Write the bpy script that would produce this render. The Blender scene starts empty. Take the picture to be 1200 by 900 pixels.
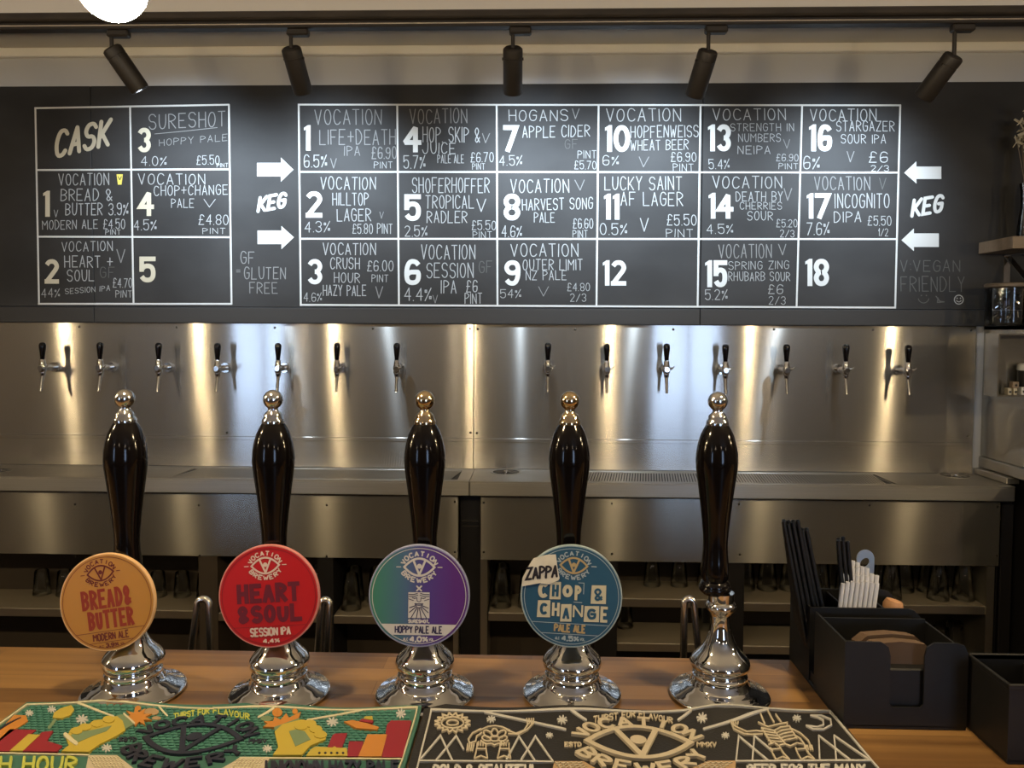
import bpy, bmesh, math, random
from mathutils import Vector, Matrix

random.seed(7)
SC = bpy.context.scene
COL = SC.collection

# ------------------------------------------------------------------ camera
F = 900.0                                   # focal length in pixels of the 1200x900 frame
CAM_Z = 1.60
YAW, PITCH, ROLL = math.radians(1.65), math.radians(2.5), math.radians(0.25)
SHIFT = -0.0197
cd = bpy.data.cameras.new('camera'); cam = bpy.data.objects.new('camera', cd); COL.objects.link(cam)
cd.sensor_width = 36.0; cd.lens = F/1200*36; cd.shift_y = SHIFT; cd.clip_start = 0.02
ROT = Matrix.Rotation(YAW, 4, 'Z') @ Matrix.Rotation(math.pi/2-PITCH, 4, 'X') @ Matrix.Rotation(ROLL, 4, 'Z')
cam.matrix_world = Matrix.Translation((0, 0, CAM_Z)) @ ROT
SC.camera = cam

# ------------------------------------------------------------------ exposure, world
SC.view_settings.view_transform = 'Standard'; SC.view_settings.look = 'None'
SC.view_settings.gamma = 1.0; SC.view_settings.use_curve_mapping = False
SC.view_settings.exposure = 0.12
SC.cycles.use_denoising = True
SC.cycles.max_bounces = 8; SC.cycles.glossy_bounces = 5; SC.cycles.transparent_max_bounces = 12
SC.cycles.transmission_bounces = 8
SC.cycles.sample_clamp_indirect = 4.0
SC.cycles.caustics_reflective = False; SC.cycles.caustics_refractive = False
W_ = bpy.data.worlds.new('world'); SC.world = W_; W_.use_nodes = True
W_.node_tree.nodes['Background'].inputs[0].default_value = (1.0, 0.9, 0.78, 1)
W_.node_tree.nodes['Background'].inputs[1].default_value = 0.05

BULB_E = 330.0         # emission strength of the globe bulbs over the bar

ROOM_E = 22.0          # lamps further back in the room
WINDOW_E = 7.0         # daylight in the street windows behind the camera
SPOT_W = 46.0          # track spotlights
SPOT_ANGLE = 107.0

# ------------------------------------------------------------------ places
WY = 3.30              # the back wall
BAR = 1.08             # top of the bar
def ray(px, py):
    cx = (px-600)/F; cy = (450-py)/F + SHIFT*1200/F
    return (ROT.to_3x3() @ Vector((cx, cy, -1.0)))
O_ = Vector((0, 0, CAM_Z))
def at_y(px, py, Y): d = ray(px, py); return O_ + d*(Y/d.y)
def at_z(px, py, Z): d = ray(px, py); return O_ + d*((Z-CAM_Z)/d.z)
def at_x(px, py, X): d = ray(px, py); return O_ + d*(X/d.x)

# ------------------------------------------------------------------ materials
def mat(name, col, rough=0.5, metal=0.0, spec=0.5, noise=None, bump=None, coat=0.0, emit=None, estr=0.0):
    m = bpy.data.materials.new(name); m.use_nodes = True
    nt = m.node_tree; b = nt.nodes['Principled BSDF']
    b.inputs['Base Color'].default_value = (*col, 1); b.inputs['Roughness'].default_value = rough
    b.inputs['Metallic'].default_value = metal; b.inputs['Specular IOR Level'].default_value = spec
    b.inputs['Coat Weight'].default_value = coat; b.inputs['Coat Roughness'].default_value = 0.06
    if emit: b.inputs['Emission Color'].default_value = (*emit, 1); b.inputs['Emission Strength'].default_value = estr
    if noise or bump:
        tc = nt.nodes.new('ShaderNodeTexCoord')
    if noise:                               # (scale, amount, stretch)
        s, a, st = noise
        mp = nt.nodes.new('ShaderNodeMapping'); mp.inputs['Scale'].default_value = st
        nt.links.new(tc.outputs['Object'], mp.inputs[0])
        n = nt.nodes.new('ShaderNodeTexNoise'); n.inputs['Scale'].default_value = s; n.inputs['Detail'].default_value = 6
        nt.links.new(mp.outputs[0], n.inputs['Vector'])
        r = nt.nodes.new('ShaderNodeValToRGB')
        r.color_ramp.elements[0].position = .3; r.color_ramp.elements[1].position = .75
        r.color_ramp.elements[0].color = (*[max(0, c*(1-a)) for c in col], 1)
        r.color_ramp.elements[1].color = (*[min(1, c*(1+a)) for c in col], 1)
        nt.links.new(n.outputs['Fac'], r.inputs[0]); nt.links.new(r.outputs[0], b.inputs['Base Color'])
    if bump:                                # (scale, strength)
        n2 = nt.nodes.new('ShaderNodeTexNoise'); n2.inputs['Scale'].default_value = bump[0]; n2.inputs['Detail'].default_value = 3
        nt.links.new(tc.outputs['Object'], n2.inputs['Vector'])
        bp = nt.nodes.new('ShaderNodeBump'); bp.inputs['Strength'].default_value = bump[1]; bp.inputs['Distance'].default_value = .002
        nt.links.new(n2.outputs['Fac'], bp.inputs['Height']); nt.links.new(bp.outputs[0], b.inputs['Normal'])
    return m

def brushed(name, col, rough=.175, an=.80, tangent=(1, 0, 0), wave=.09, soft=.12):
    """brushed sheet steel: long narrow highlights across the grain, slightly buckled sheet"""
    m = bpy.data.materials.new(name); m.use_nodes = True
    nt = m.node_tree; nt.nodes.remove(nt.nodes['Principled BSDF']); out = nt.nodes['Material Output']
    N, L = nt.nodes.new, nt.links.new
    tc = N('ShaderNodeTexCoord')
    tv = N('ShaderNodeCombineXYZ')
    for i in range(3): tv.inputs[i].default_value = tangent[i]
    # grain
    mp = N('ShaderNodeMapping'); mp.inputs['Scale'].default_value = (1.5, 1.5, 260.0)
    L(tc.outputs['Object'], mp.inputs[0])
    gn = N('ShaderNodeTexNoise'); gn.inputs['Scale'].default_value = 3.0; gn.inputs['Detail'].default_value = 4
    L(mp.outputs[0], gn.inputs['Vector'])
    cr = N('ShaderNodeValToRGB')
    cr.color_ramp.elements[0].position = .3; cr.color_ramp.elements[1].position = .7
    cr.color_ramp.elements[0].color = (*[c*.86 for c in col], 1); cr.color_ramp.elements[1].color = (*col, 1)
    L(gn.outputs['Fac'], cr.inputs[0])
    # buckling
    mw = N('ShaderNodeMapping'); mw.inputs['Scale'].default_value = (3.2, 1.0, 1.6); L(tc.outputs['Object'], mw.inputs[0])
    wn = N('ShaderNodeTexNoise'); wn.inputs['Scale'].default_value = 1.0; wn.inputs['Detail'].default_value = 1.0
    L(mw.outputs[0], wn.inputs['Vector'])
    bp = N('ShaderNodeBump'); bp.inputs['Strength'].default_value = wave; bp.inputs['Distance'].default_value = .02
    L(wn.outputs['Fac'], bp.inputs['Height'])
    g = N('ShaderNodeBsdfAnisotropic'); g.distribution = 'GGX'
    g.inputs['Roughness'].default_value = rough; g.inputs['Anisotropy'].default_value = an
    L(cr.outputs[0], g.inputs['Color']); L(tv.outputs[0], g.inputs['Tangent']); L(bp.outputs[0], g.inputs['Normal'])
    g2 = N('ShaderNodeBsdfAnisotropic'); g2.distribution = 'GGX'
    g2.inputs['Roughness'].default_value = .42; g2.inputs['Anisotropy'].default_value = an*.6
    L(cr.outputs[0], g2.inputs['Color']); L(tv.outputs[0], g2.inputs['Tangent']); L(bp.outputs[0], g2.inputs['Normal'])
    d = N('ShaderNodeBsdfDiffuse'); L(cr.outputs[0], d.inputs[0])
    mx = N('ShaderNodeMixShader'); mx.inputs[0].default_value = soft
    L(g.outputs[0], mx.inputs[1]); L(g2.outputs[0], mx.inputs[2])
    mx2 = N('ShaderNodeMixShader'); mx2.inputs[0].default_value = .07
    L(mx.outputs[0], mx2.inputs[1]); L(d.outputs[0], mx2.inputs[2])
    L(mx2.outputs[0], out.inputs[0])
    return m

def wood(name, c1, c2, row=.042, length=.62, rough=.32, axis=0):
    m = bpy.data.materials.new(name); m.use_nodes = True
    nt = m.node_tree; b = nt.nodes['Principled BSDF']; N, L = nt.nodes.new, nt.links.new
    tc = N('ShaderNodeTexCoord')
    br = N('ShaderNodeTexBrick'); br.inputs['Scale'].default_value = 1.0
    br.inputs['Brick Width'].default_value = length; br.inputs['Row Height'].default_value = row
    br.inputs['Mortar Size'].default_value = .0006; br.inputs['Mortar Smooth'].default_value = .3
    br.inputs['Bias'].default_value = 0.0; br.offset = .37; br.offset_frequency = 2
    br.inputs['Color1'].default_value = (0, 0, 0, 1); br.inputs['Color2'].default_value = (1, 1, 1, 1)
    br.inputs['Mortar'].default_value = (.2, .2, .2, 1)
    L(tc.outputs['Object'], br.inputs['Vector'])
    mp = N('ShaderNodeMapping'); mp.inputs['Scale'].default_value = (2.2, 45, 45)
    L(tc.outputs['Object'], mp.inputs[0])
    n = N('ShaderNodeTexNoise'); n.inputs['Scale'].default_value = 1.0; n.inputs['Detail'].default_value = 7; n.inputs['Distortion'].default_value = .6
    L(mp.outputs[0], n.inputs['Vector'])
    mixv = N('ShaderNodeMath'); mixv.operation = 'MULTIPLY_ADD'; mixv.inputs[1].default_value = .62
    L(br.outputs['Color'], mixv.inputs[0]); 
    sc = N('ShaderNodeMath'); sc.operation = 'MULTIPLY_ADD'; sc.inputs[1].default_value = .9; sc.inputs[2].default_value = -.25
    L(n.outputs['Fac'], sc.inputs[0]); L(sc.outputs[0], mixv.inputs[2])
    cr = N('ShaderNodeValToRGB'); e = cr.color_ramp.elements
    e[0].position = .05; e[0].color = (*c1, 1); e[1].position = .85; e[1].color = (*c2, 1)
    L(mixv.outputs[0], cr.inputs[0]); L(cr.outputs[0], b.inputs['Base Color'])
    b.inputs['Roughness'].default_value = rough
    bp = N('ShaderNodeBump'); bp.inputs['Strength'].default_value = .12; bp.inputs['Distance'].default_value = .001
    L(n.outputs['Fac'], bp.inputs['Height']); L(bp.outputs[0], b.inputs['Normal'])
    return m

def glass(name, col=(1, 1, 1), rough=.02):
    """thin clear glass: sees through, mirrors more towards the rim"""
    m = bpy.data.materials.new(name); m.use_nodes = True
    nt = m.node_tree; nt.nodes.remove(nt.nodes['Principled BSDF']); N, L = nt.nodes.new, nt.links.new
    t = N('ShaderNodeBsdfTransparent'); t.inputs[0].default_value = (*col, 1)
    g = N('ShaderNodeBsdfAnisotropic'); g.inputs['Roughness'].default_value = rough
    f = N('ShaderNodeFresnel'); f.inputs['IOR'].default_value = 1.5
    mx = N('ShaderNodeMixShader'); L(f.outputs[0], mx.inputs[0]); L(t.outputs[0], mx.inputs[1]); L(g.outputs[0], mx.inputs[2])
    L(mx.outputs[0], nt.nodes['Material Output'].inputs[0])
    return m

M = {}
M['steel'] = brushed('brushed_steel', (.60, .575, .535))
M['steel_tray'] = brushed('tray_steel', (.56, .54, .50), rough=.3, an=.5, wave=.02, soft=.5)
M['steel_fascia'] = brushed('fascia_steel', (.52, .50, .45), rough=.20, an=.77, wave=.05, soft=.12)
M['chrome'] = mat('chrome', (.78, .78, .79), .06, 1.0)
M['brass'] = mat('pale_brass', (.78, .62, .40), .08, 1.0)
M['tapmetal'] = mat('tap_chrome', (.72, .71, .69), .12, 1.0)
M['tube'] = mat('tube_steel', (.76, .72, .66), .22, 1.0)
M['gloss_black'] = mat('gloss_black', (.004, .003, .003), .11, 0, .33, coat=.03)
M['black_plastic'] = mat('black_plastic', (.0050, .0050, .0054), .5, noise=(60, .3, (1, 1, 1)))
M['lid_brown'] = mat('lid_brown', (.16, .13, .10), .5)
M['straw_black'] = mat('black_straw_plastic', (.010, .011, .013), .32)
M['straw_white'] = mat('white_paper', (.78, .78, .80), .7)
M['black_metal'] = mat('black_painted_metal', (.022, .018, .015), .5)
M['board'] = mat('chalkboard_paint', (.029, .0285, .029), .62, noise=(2.2, .45, (1, 1, 1.6)), spec=.35)
M['board_trim'] = mat('board_trim', (.028, .027, .027), .55)
M['chalk'] = mat('chalk_white', (.36, .37, .375), .9)
M['chalk_mid'] = mat('chalk_rubbed', (.22, .22, .22), .9)
M['chalk_faint'] = mat('chalk_faint', (.095, .095, .092), .9)
M['paint_white'] = mat('sign_paint_white', (.62, .63, .62), .6)
M['paint_cream'] = mat('sign_paint_cream', (.56, .51, .39), .6)
M['chalk_yellow'] = mat('chalk_yellow', (.75, .62, .12), .9)
M['wall_white'] = mat('painted_plaster', (.53, .54, .56), .8, bump=(40, .1))
M['cornice'] = mat('cornice_paint', (.88, .87, .85), .6)
M['ceiling'] = mat('ceiling_paint', (.60, .58, .56), .8)
M['beam'] = mat('dark_beam', (.030, .023, .017), .55, noise=(8, .4, (1, 6, 6)))
M['bar_wood'] = wood('bar_staves', (.100, .047, .018), (.37, .205, .072))
M['floor'] = wood('floor_boards', (.05, .03, .018), (.12, .075, .045), row=.12, length=1.4, rough=.5)
M['room_wall'] = mat('room_wall', (.18, .15, .12), .8)
M['interior'] = mat('unit_interior', (.060, .046, .034), .5)
M['dark'] = mat('dark_interior', (.012, .010, .009), .6)
M['dark_steel'] = mat('shelf_steel', (.66, .62, .53), .34, 1.0)
M['shelf_mat'] = mat('ribbed_shelf_mat', (.24, .205, .15), .7, bump=(300, .5))
M['cabinet'] = mat('black_cabinet', (.008, .007, .008), .5)
M['glass'] = glass('clear_glass', (.95, .96, .96))
M['screw'] = mat('screw', (.10, .09, .08), .4, .9)
M['shelf_wood'] = wood('shelf_oak', (.20, .155, .11), (.34, .265, .195), row=.03, length=.9, rough=.5)
M['bulb'] = mat('lit_globe', (1, .9, .7), .3, emit=(1.0, .76, .43), estr=BULB_E)
M['bulb_room'] = mat('lit_room_globe', (1, .9, .7), .3, emit=(1.0, .80, .56), estr=ROOM_E)
M['led'] = mat('led_face', (1, 1, 1), .3, emit=(.86, .93, 1.0), estr=2)
M['daylight'] = mat('daylight_pane', (.5, .6, .8), .3, emit=(.50, .68, 1.0), estr=WINDOW_E)

# ------------------------------------------------------------------ object helpers
def tag(o, label, cat, group=None, kind=None):
    o['label'] = label; o['category'] = cat
    if group: o['group'] = group
    if kind: o['kind'] = kind
    return o
def thing(name, label, cat, loc=(0, 0, 0), group=None):
    o = bpy.data.objects.new(name, None); COL.objects.link(o); o.location = loc; o.empty_display_size = .05
    return tag(o, label, cat, group)
def lb(o, text): o['label'] = text; return o
def copy_tree(o, parent=None):
    c = o.copy(); COL.objects.link(c)
    if parent is not None: c.parent = parent; c.matrix_parent_inverse = o.matrix_parent_inverse
    for ch in list(o.children): copy_tree(ch, c)
    return c

class MB:
    """collects shapes and links them as one mesh object"""
    def __init__(s): s.bm = bmesh.new()
    def face(s, pts):
        vs = [s.bm.verts.new(p) for p in pts]
        try: return s.bm.faces.new(vs)
        except ValueError: return None
    def box(s, x0, x1, y0, y1, z0, z1, bev=0):
        r = bmesh.ops.create_cube(s.bm, size=1.0)
        vs = r['verts']
        for v in vs:
            v.co = Vector((x0+(x1-x0)*(v.co.x+.5), y0+(y1-y0)*(v.co.y+.5), z0+(z1-z0)*(v.co.z+.5)))
        if bev:
            es = list({e for v in vs for e in v.link_edges})
            bmesh.ops.bevel(s.bm, geom=es, offset=bev, segments=1, affect='EDGES')
        return s
    def obox(s, c, ax, ay, az):              # oriented box: centre and three half-axes
        c, ax, ay, az = map(Vector, (c, ax, ay, az))
        v = [c+ax*i+ay*j+az*k for i in (-1, 1) for j in (-1, 1) for k in (-1, 1)]
        b = [s.bm.verts.new(p) for p in v]
        for f in ((0, 1, 3, 2), (4, 6, 7, 5), (0, 4, 5, 1), (2, 3, 7, 6), (0, 2, 6, 4), (1, 5, 7, 3)):
            s.bm.faces.new([b[i] for i in f])
        return s
    def lathe(s, prof, seg=40, o=(0, 0, 0), axis=(0, 0, 1)):
        o = Vector(o); q = Vector((0, 0, 1)).rotation_difference(Vector(axis).normalized())
        rings = []
        for r, z in prof:
            if r < 1e-6: rings.append([s.bm.verts.new(o+q @ Vector((0, 0, z)))])
            else: rings.append([s.bm.verts.new(o+q @ Vector((r*math.cos(2*math.pi*i/seg), r*math.sin(2*math.pi*i/seg), z))) for i in range(seg)])
        for a, b in zip(rings, rings[1:]):
            for i in range(seg):
                j = (i+1) % seg
                if len(a) == 1 and len(b) == 1: continue
                if len(a) == 1: s.bm.faces.new((a[0], b[j], b[i]))
                elif len(b) == 1: s.bm.faces.new((a[i], a[j], b[0]))
                else: s.bm.faces.new((a[i], a[j], b[j], b[i]))
        return s
    def tube(s, path, r, seg=12, caps=True):
        path = [Vector(p) for p in path]; rings = []; n = len(path)
        rr = r if isinstance(r, (list, tuple)) else [r]*n
        t0 = (path[1]-path[0]).normalized()
        up = Vector((0, 0, 1)) if abs(t0.z) < .9 else Vector((1, 0, 0))
        u = t0.cross(up).normalized()
        for i, p in enumerate(path):
            t = ((path[min(i+1, n-1)]-path[max(i-1, 0)])).normalized()
            u = (u - t*u.dot(t)).normalized(); v = t.cross(u)
            rings.append([s.bm.verts.new(p+(u*math.cos(2*math.pi*k/seg)+v*math.sin(2*math.pi*k/seg))*rr[i]) for k in range(seg)])
        for a, b in zip(rings, rings[1:]):
            for k in range(seg): s.bm.faces.new((a[k], a[(k+1) % seg], b[(k+1) % seg], b[k]))
        if caps:
            s.bm.faces.new(list(reversed(rings[0]))); s.bm.faces.new(rings[-1])
        return s
    def prism(s, pts, vec):                  # planar outline pushed along vec
        vec = Vector(vec); a = [s.bm.verts.new(p) for p in pts]; b = [s.bm.verts.new(Vector(p)+vec) for p in pts]
        n = len(a)
        s.bm.faces.new(a); s.bm.faces.new(list(reversed(b)))
        for i in range(n): s.bm.faces.new((a[i], b[i], b[(i+1) % n], a[(i+1) % n]))
        return s
    def build(s, name, m, parent=None, smooth=35, world=True, recalc=True):
        if recalc: bmesh.ops.recalc_face_normals(s.bm, faces=s.bm.faces)
        me = bpy.data.meshes.new(name); 
        if parent is not None and world:
            off = parent.matrix_world.translation if False else world_loc(parent)
            for v in s.bm.verts: v.co -= off
        s.bm.to_mesh(me); s.bm.free()
        if smooth:
            me.polygons.foreach_set('use_smooth', [True]*len(me.polygons))
            me.set_sharp_from_angle(angle=math.radians(smooth))
        o = bpy.data.objects.new(name, me); COL.objects.link(o)
        if m: me.materials.append(M[m] if isinstance(m, str) else m)
        if parent is not None: o.parent = parent
        return o
def world_loc(o):
    v = Vector(o.location)
    while o.parent: o = o.parent; v += Vector(o.location)
    return v
def struct(name, mb, m, smooth=35, label=None):
    o = mb.build(name, m, smooth=smooth); o['kind'] = 'structure'; 
    if label: o['label'] = label
    return o

# ------------------------------------------------------------------ single-stroke lettering
G = {
 'A': "00 26 40|12 32", 'B': "00 06|~06 26 45 44 23 03|~03 33 42 41 20 00", 'C': "~45 36 16 04 02 10 30 41",
 'D': "00 06|~06 26 44 42 20 00", 'E': "46 06 00 40|03 33", 'F': "46 06 00|03 33", 'G': "~45 36 16 04 02 10 30 41 43|43 23",
 'H': "00 06|40 46|03 43", 'I': "00 06", 'J': "~46 42 30 10 02", 'K': "00 06|46 02|13 40", 'L': "06 00 40", 'M': "00 06 23 46 40",
 'N': "00 06 40 46", 'O': "o16 04 02 10 30 42 44 36", 'P': "00 06|~06 26 45 44 23 03", 'Q': "o16 04 02 10 30 42 44 36|21 40",
 'R': "00 06|~06 26 45 44 23 03|13 40", 'S': "~45 36 16 05 04 13 33 42 41 30 10 01", 'T': "06 46|26 20", 'U': "~06 02 10 30 42 46",
 'V': "06 20 46", 'W': "06 10 24 30 46", 'X': "00 46|06 40", 'Y': "06 23 46|23 20", 'Z': "06 46 00 40",
 '0': "o16 04 02 10 30 42 44 36", '1': "04 16 10", '2': "~05 16 36 45 44 22 00|00 40", '3': "~05 16 36 45 44 33 23|~23 33 42 41 30 10 01",
 '4': "30 36 02 42", '5': "46 06 03|~03 14 34 43 41 30 10 01", '6': "~45 36 16 04 01 10 30 41 43 33 13 02", '7': "06 46 10",
 '8': "o16 05 04 13 33 44 45 36|o13 02 01 10 30 41 42 33", '9': "~44 33 13 04 05 16 36 45 42 30 10 01",
 '%': "04 05 15 14 04|31 32 42 41 31|46 00", '£': "~45 36 16 14 12 00|00 40|03 33", '&': "~40 04 05 16 26 35 34 01 10 20 42",
 '+': "21 25|03 43", '.': "00 00", ',': "00 00", '/': "00 46", '=': "02 42|04 44", '-': "03 33", ':': "01 01|04 04", "'": "06 05",
}
WID = {'I': 0, '1': 1, '.': 0, ',': 0, ':': 0, "'": 0, ' ': 2, '-': 3, 'M': 5, 'W': 5}
def chaikin(p, closed, n=2):
    for _ in range(n):
        q = [] if closed else [p[0]]
        m = len(p)
        for i in range(m if closed else m-1):
            a, b = p[i], p[(i+1) % m]
            q.append((a[0]*.75+b[0]*.25, a[1]*.75+b[1]*.25)); q.append((a[0]*.25+b[0]*.75, a[1]*.25+b[1]*.75))
        if not closed: q.append(p[-1])
        p = q
    return p
GL = {}
for k, s in G.items():
    L_ = []
    for st in s.split('|'):
        mode = st[0] if st[0] in '~o' else ''
        p = [(float(a[0]), float(a[1])) for a in st.lstrip('~o').split()]
        if k in 'MW': p = [(x*1.25, y) for x, y in p]
        if mode: p = chaikin(p, mode == 'o')
        L_.append((p, mode == 'o', bool(mode)))
    GL[k] = L_

class Pen:
    """draws flat or raised marks on a surface; fn(u, v, h) -> point"""
    def __init__(s, fn, h0=0.0, h1=None): s.fn = fn; s.h0 = h0; s.h1 = h1; s.mb = MB()
    def poly(s, pts):
        s.k = (getattr(s, 'k', 0)+1) % 40; e = s.k*4e-6      # strokes overlie one another, never coincide
        top = [s.fn(u, v, (s.h1 if s.h1 is not None else s.h0)+e) for u, v in pts]
        s.mb.face(top)
        if s.h1 is not None:
            bot = [s.fn(u, v, s.h0) for u, v in pts]; n = len(pts)
            for i in range(n): s.mb.face((top[i], bot[i], bot[(i+1) % n], top[(i+1) % n]))
    def disc(s, c, r, n=8, ry=None):
        ry = ry or r
        s.poly([(c[0]+r*math.cos(2*math.pi*i/n), c[1]+ry*math.sin(2*math.pi*i/n)) for i in range(n)])
    def stroke(s, p, w, closed=False, caps='round'):
        if getattr(s, 'sub', 0) and not closed:
            f = [p[0]]
            for a, b in zip(p, p[1:]):
                k = max(1, int(math.hypot(b[0]-a[0], b[1]-a[1])/s.sub))
                f += [(a[0]+(b[0]-a[0])*i/k, a[1]+(b[1]-a[1])*i/k) for i in range(1, k+1)]
            p = f
        n = len(p); hw = w/2
        if n == 2 and abs(p[0][0]-p[1][0])+abs(p[0][1]-p[1][1]) < 1e-9: s.disc(p[0], hw*1.2); return
        q = [p[0]]
        for a in p[1:]:
            if math.hypot(a[0]-q[-1][0], a[1]-q[-1][1]) > 1e-7: q.append(a)
        if closed and math.hypot(q[0][0]-q[-1][0], q[0][1]-q[-1][1]) < 1e-7: q.pop()
        p = q; n = len(p); m = n if closed else n-1; nn = []
        for i in range(m):
            a, b = p[i], p[(i+1) % n]; dx, dy = b[0]-a[0], b[1]-a[1]; l = math.hypot(dx, dy)
            nx, ny = -dy/l*hw, dx/l*hw; nn.append((nx, ny))
            s.poly([(a[0]+nx, a[1]+ny), (a[0]-nx, a[1]-ny), (b[0]-nx, b[1]-ny), (b[0]+nx, b[1]+ny)])
        for i in range(n if closed else n-2):         # fill the outside of every corner
            k = i if closed else i+1
            a, b, c = nn[k-1], nn[k % m], p[k]
            cr = a[0]*b[1]-a[1]*b[0]; dt = (a[0]*b[0]+a[1]*b[1])/(hw*hw)
            if abs(cr) < 1e-4*hw*hw: continue
            sg = -1 if cr > 0 else 1
            A, B = (c[0]+sg*a[0], c[1]+sg*a[1]), (c[0]+sg*b[0], c[1]+sg*b[1])
            if dt > -.55:
                t = 1/(1+dt); s.poly([c, A, (c[0]+sg*(a[0]+b[0])*t, c[1]+sg*(a[1]+b[1])*t), B])
            elif caps == 'round': s.disc(c, hw, 8)
            else: s.poly([c, A, B])
        if caps == 'round' and not closed:
            s.disc(p[0], hw, 8); s.disc(p[-1], hw, 8)
    def arc(s, c, rx, ry, a0, a1, w, n=20, caps='flat'):
        s.stroke([(c[0]+rx*math.cos(math.radians(a0+(a1-a0)*i/n)), c[1]+ry*math.sin(math.radians(a0+(a1-a0)*i/n))) for i in range(n+1)], w, False, caps)
    def ring(s, c, r, w, n=64):
        s.stroke([(c[0]+r*math.cos(2*math.pi*i/n), c[1]+r*math.sin(2*math.pi*i/n)) for i in range(n)], w, True)
    def text(s, t, x0, x1, yb, yt, w, rise=0.0, jit=0.0, caps='round', slant=0.0, gap=1.6, inset=False, gf=1.3):
        """t between x0 and x1, from baseline yb to cap line yt (either sense of v)"""
        tot = sum(WID.get(c, 4) for c in t) + gap*(len(t)-1)
        if inset: 
            i = w/2; sg = 1 if yt > yb else -1
            x0, x1, yb, yt = x0+i, x1-i, yb+sg*i, yt-sg*i
        if inset:
            sm = max(sum(WID.get(c, 4) for c in t), 1e-6); sx = max((x1-x0-(len(t)-1)*w*gf)/sm, w*.12); gap = w*gf/sx
        else: sx = (x1-x0)/max(tot, 1e-6)
        sy = (yt-yb)/6; x = 0.0
        for c in t:
            wd = WID.get(c, 4)
            if c != ' ':
                jx, jy = random.uniform(-jit, jit), random.uniform(-jit, jit); js = 1+random.uniform(-jit, jit)*.2
                jl = random.uniform(-jit, jit)*.25
                if c == '1' and inset:                     # bold figure one: stem with a small flag
                    u = x0+(x+1)*sx; yy = yt+(w/2 if yt > yb else -w/2); zz = yb-(w/2 if yt > yb else -w/2); dn = 1 if yt > yb else -1
                    s.poly([(u-w*.5, zz), (u+w*.5, zz), (u+w*.5, yy), (u-w*.1, yy), (u-w*.95, yy-dn*w*.55), (u-w*.95, yy-dn*w*1.15), (u-w*.5, yy-dn*w*.95)])
                    x += wd+gap; continue
                for p, cl, sm_ in GL[c]:
                    q = []
                    for (a, b) in p:
                        gx = x+a+jx*.6+(b-3)*(jl+slant); gy = b*js+jy*.6
                        u = x0+gx*sx
                        q.append((u, yb+gy*sy+rise*((u-x0)/max(x1-x0, 1e-9))))
                    if inset and not sm_ and len(q) > 1 and c not in '.,':   # square ends on the bold letters
                        for e_, n_ in ((0, 1), (-1, -2)):
                            dx, dy = q[e_][0]-q[n_][0], q[e_][1]-q[n_][1]; l_ = math.hypot(dx, dy) or 1
                            q[e_] = (q[e_][0]+dx/l_*w/2, q[e_][1]+dy/l_*w/2)
                    s.stroke(q, w, cl, caps)
            x += wd+gap
    def arc_text(s, t, c, r, a0, a1, h, w, inward=False, squash=1.0, caps='flat', cw=None):
        """letters round a circle; a0..a1 are degrees of the first and last letter centre"""
        n = len(t)
        cw = cw or abs(math.radians(a1-a0))*r/max(n-1, 1)*.62
        for i, ch in enumerate(t):
            a = math.radians(a0+(a1-a0)*i/max(n-1, 1))
            ux, uy = math.cos(a)*squash, math.sin(a); ul = math.hypot(ux, uy); ux, uy = ux/ul, uy/ul
            up = (ux, uy) if not inward else (-ux, -uy)
            rt = (up[1], -up[0])
            wd = WID.get(ch, 4)
            for p, cl, sm_ in GL[ch]:
                q = []
                for x, y in p:
                    dx = (x-wd/2)/4*cw; dy = (y-3)/6*h
                    q.append((c[0]+math.cos(a)*r+rt[0]*dx+up[0]*dy, c[1]+math.sin(a)*r*squash+rt[1]*dx+up[1]*dy))
                s.stroke(q, w, cl, caps)
    def build(s, name, m, parent, smooth=0): return s.mb.build(name, m, parent, smooth=smooth, recalc=s.h1 is not None)

def eye_pts(c, a, b, n=12):
    """pointed lens outline of the eye emblem"""
    top = [(c[0]-a+2*a*i/n, c[1]+b*(1-(2*i/n-1)**2)) for i in range(n+1)]
    return top+[(x, 2*c[1]-y) for x, y in reversed(top[1:-1])]
def emblem(pen, c, s, w, lw, upper='VOCATION', lower='BREWERY', ticks=True, r=1.13, h=.29, sq=.76, sq2=None):
    pen.stroke(eye_pts(c, s, s*.56), w, True)
    pen.stroke([(c[0]-s*.40, c[1]+s*.45), (c[0], c[1]-s*.50), (c[0]+s*.40, c[1]+s*.45)], w)
    pen.disc((c[0], c[1]+s*.06), s*.16, 16)
    if upper: pen.arc_text(upper, c, s*r, 158, 22, s*h, lw, squash=sq)
    if lower: pen.arc_text(lower, c, s*r, 209, 331, s*h, lw, inward=True, squash=sq2 or sq)
    if ticks:
        pen.stroke([(c[0]-s*1.22, c[1]), (c[0]-s*1.5, c[1])], lw*.7); pen.stroke([(c[0]+s*1.22, c[1]), (c[0]+s*1.5, c[1])], lw*.7)

# ================================================================== the setting
ZC = at_y(600, 55, WY).z                    # ceiling of the recess above the board
ZB = at_y(600, 100, WY).z                   # top edge of the board
Z_ST = at_y(600, 380, WY).z                 # top edge of the steel
TY = 3.02                                   # front of the drip trays
Z_TR = at_y(570, 549.5, WY-.01).z           # drip tray surface
XL, XR, YR = -4.6, 4.6, -4.2
struct('floor', MB().box(XL, XR, YR, WY, -.05, 0), 'floor')
struct('wall_back', MB().box(XL, XR, WY, WY+.1, 0, ZC), 'wall_white')
struct('wall_left', MB().box(XL-.1, XL, YR, WY+.1, 0, 3.0), 'room_wall')
struct('wall_right', MB().box(XR, XR+.1, YR, WY+.1, 0, 3.0), 'room_wall')
struct('ceiling', MB().box(XL, XR, 2.66, WY+.1, ZC, ZC+.05).box(XL, XR, YR, 2.66, 2.95, 3.0), 'ceiling')
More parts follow.
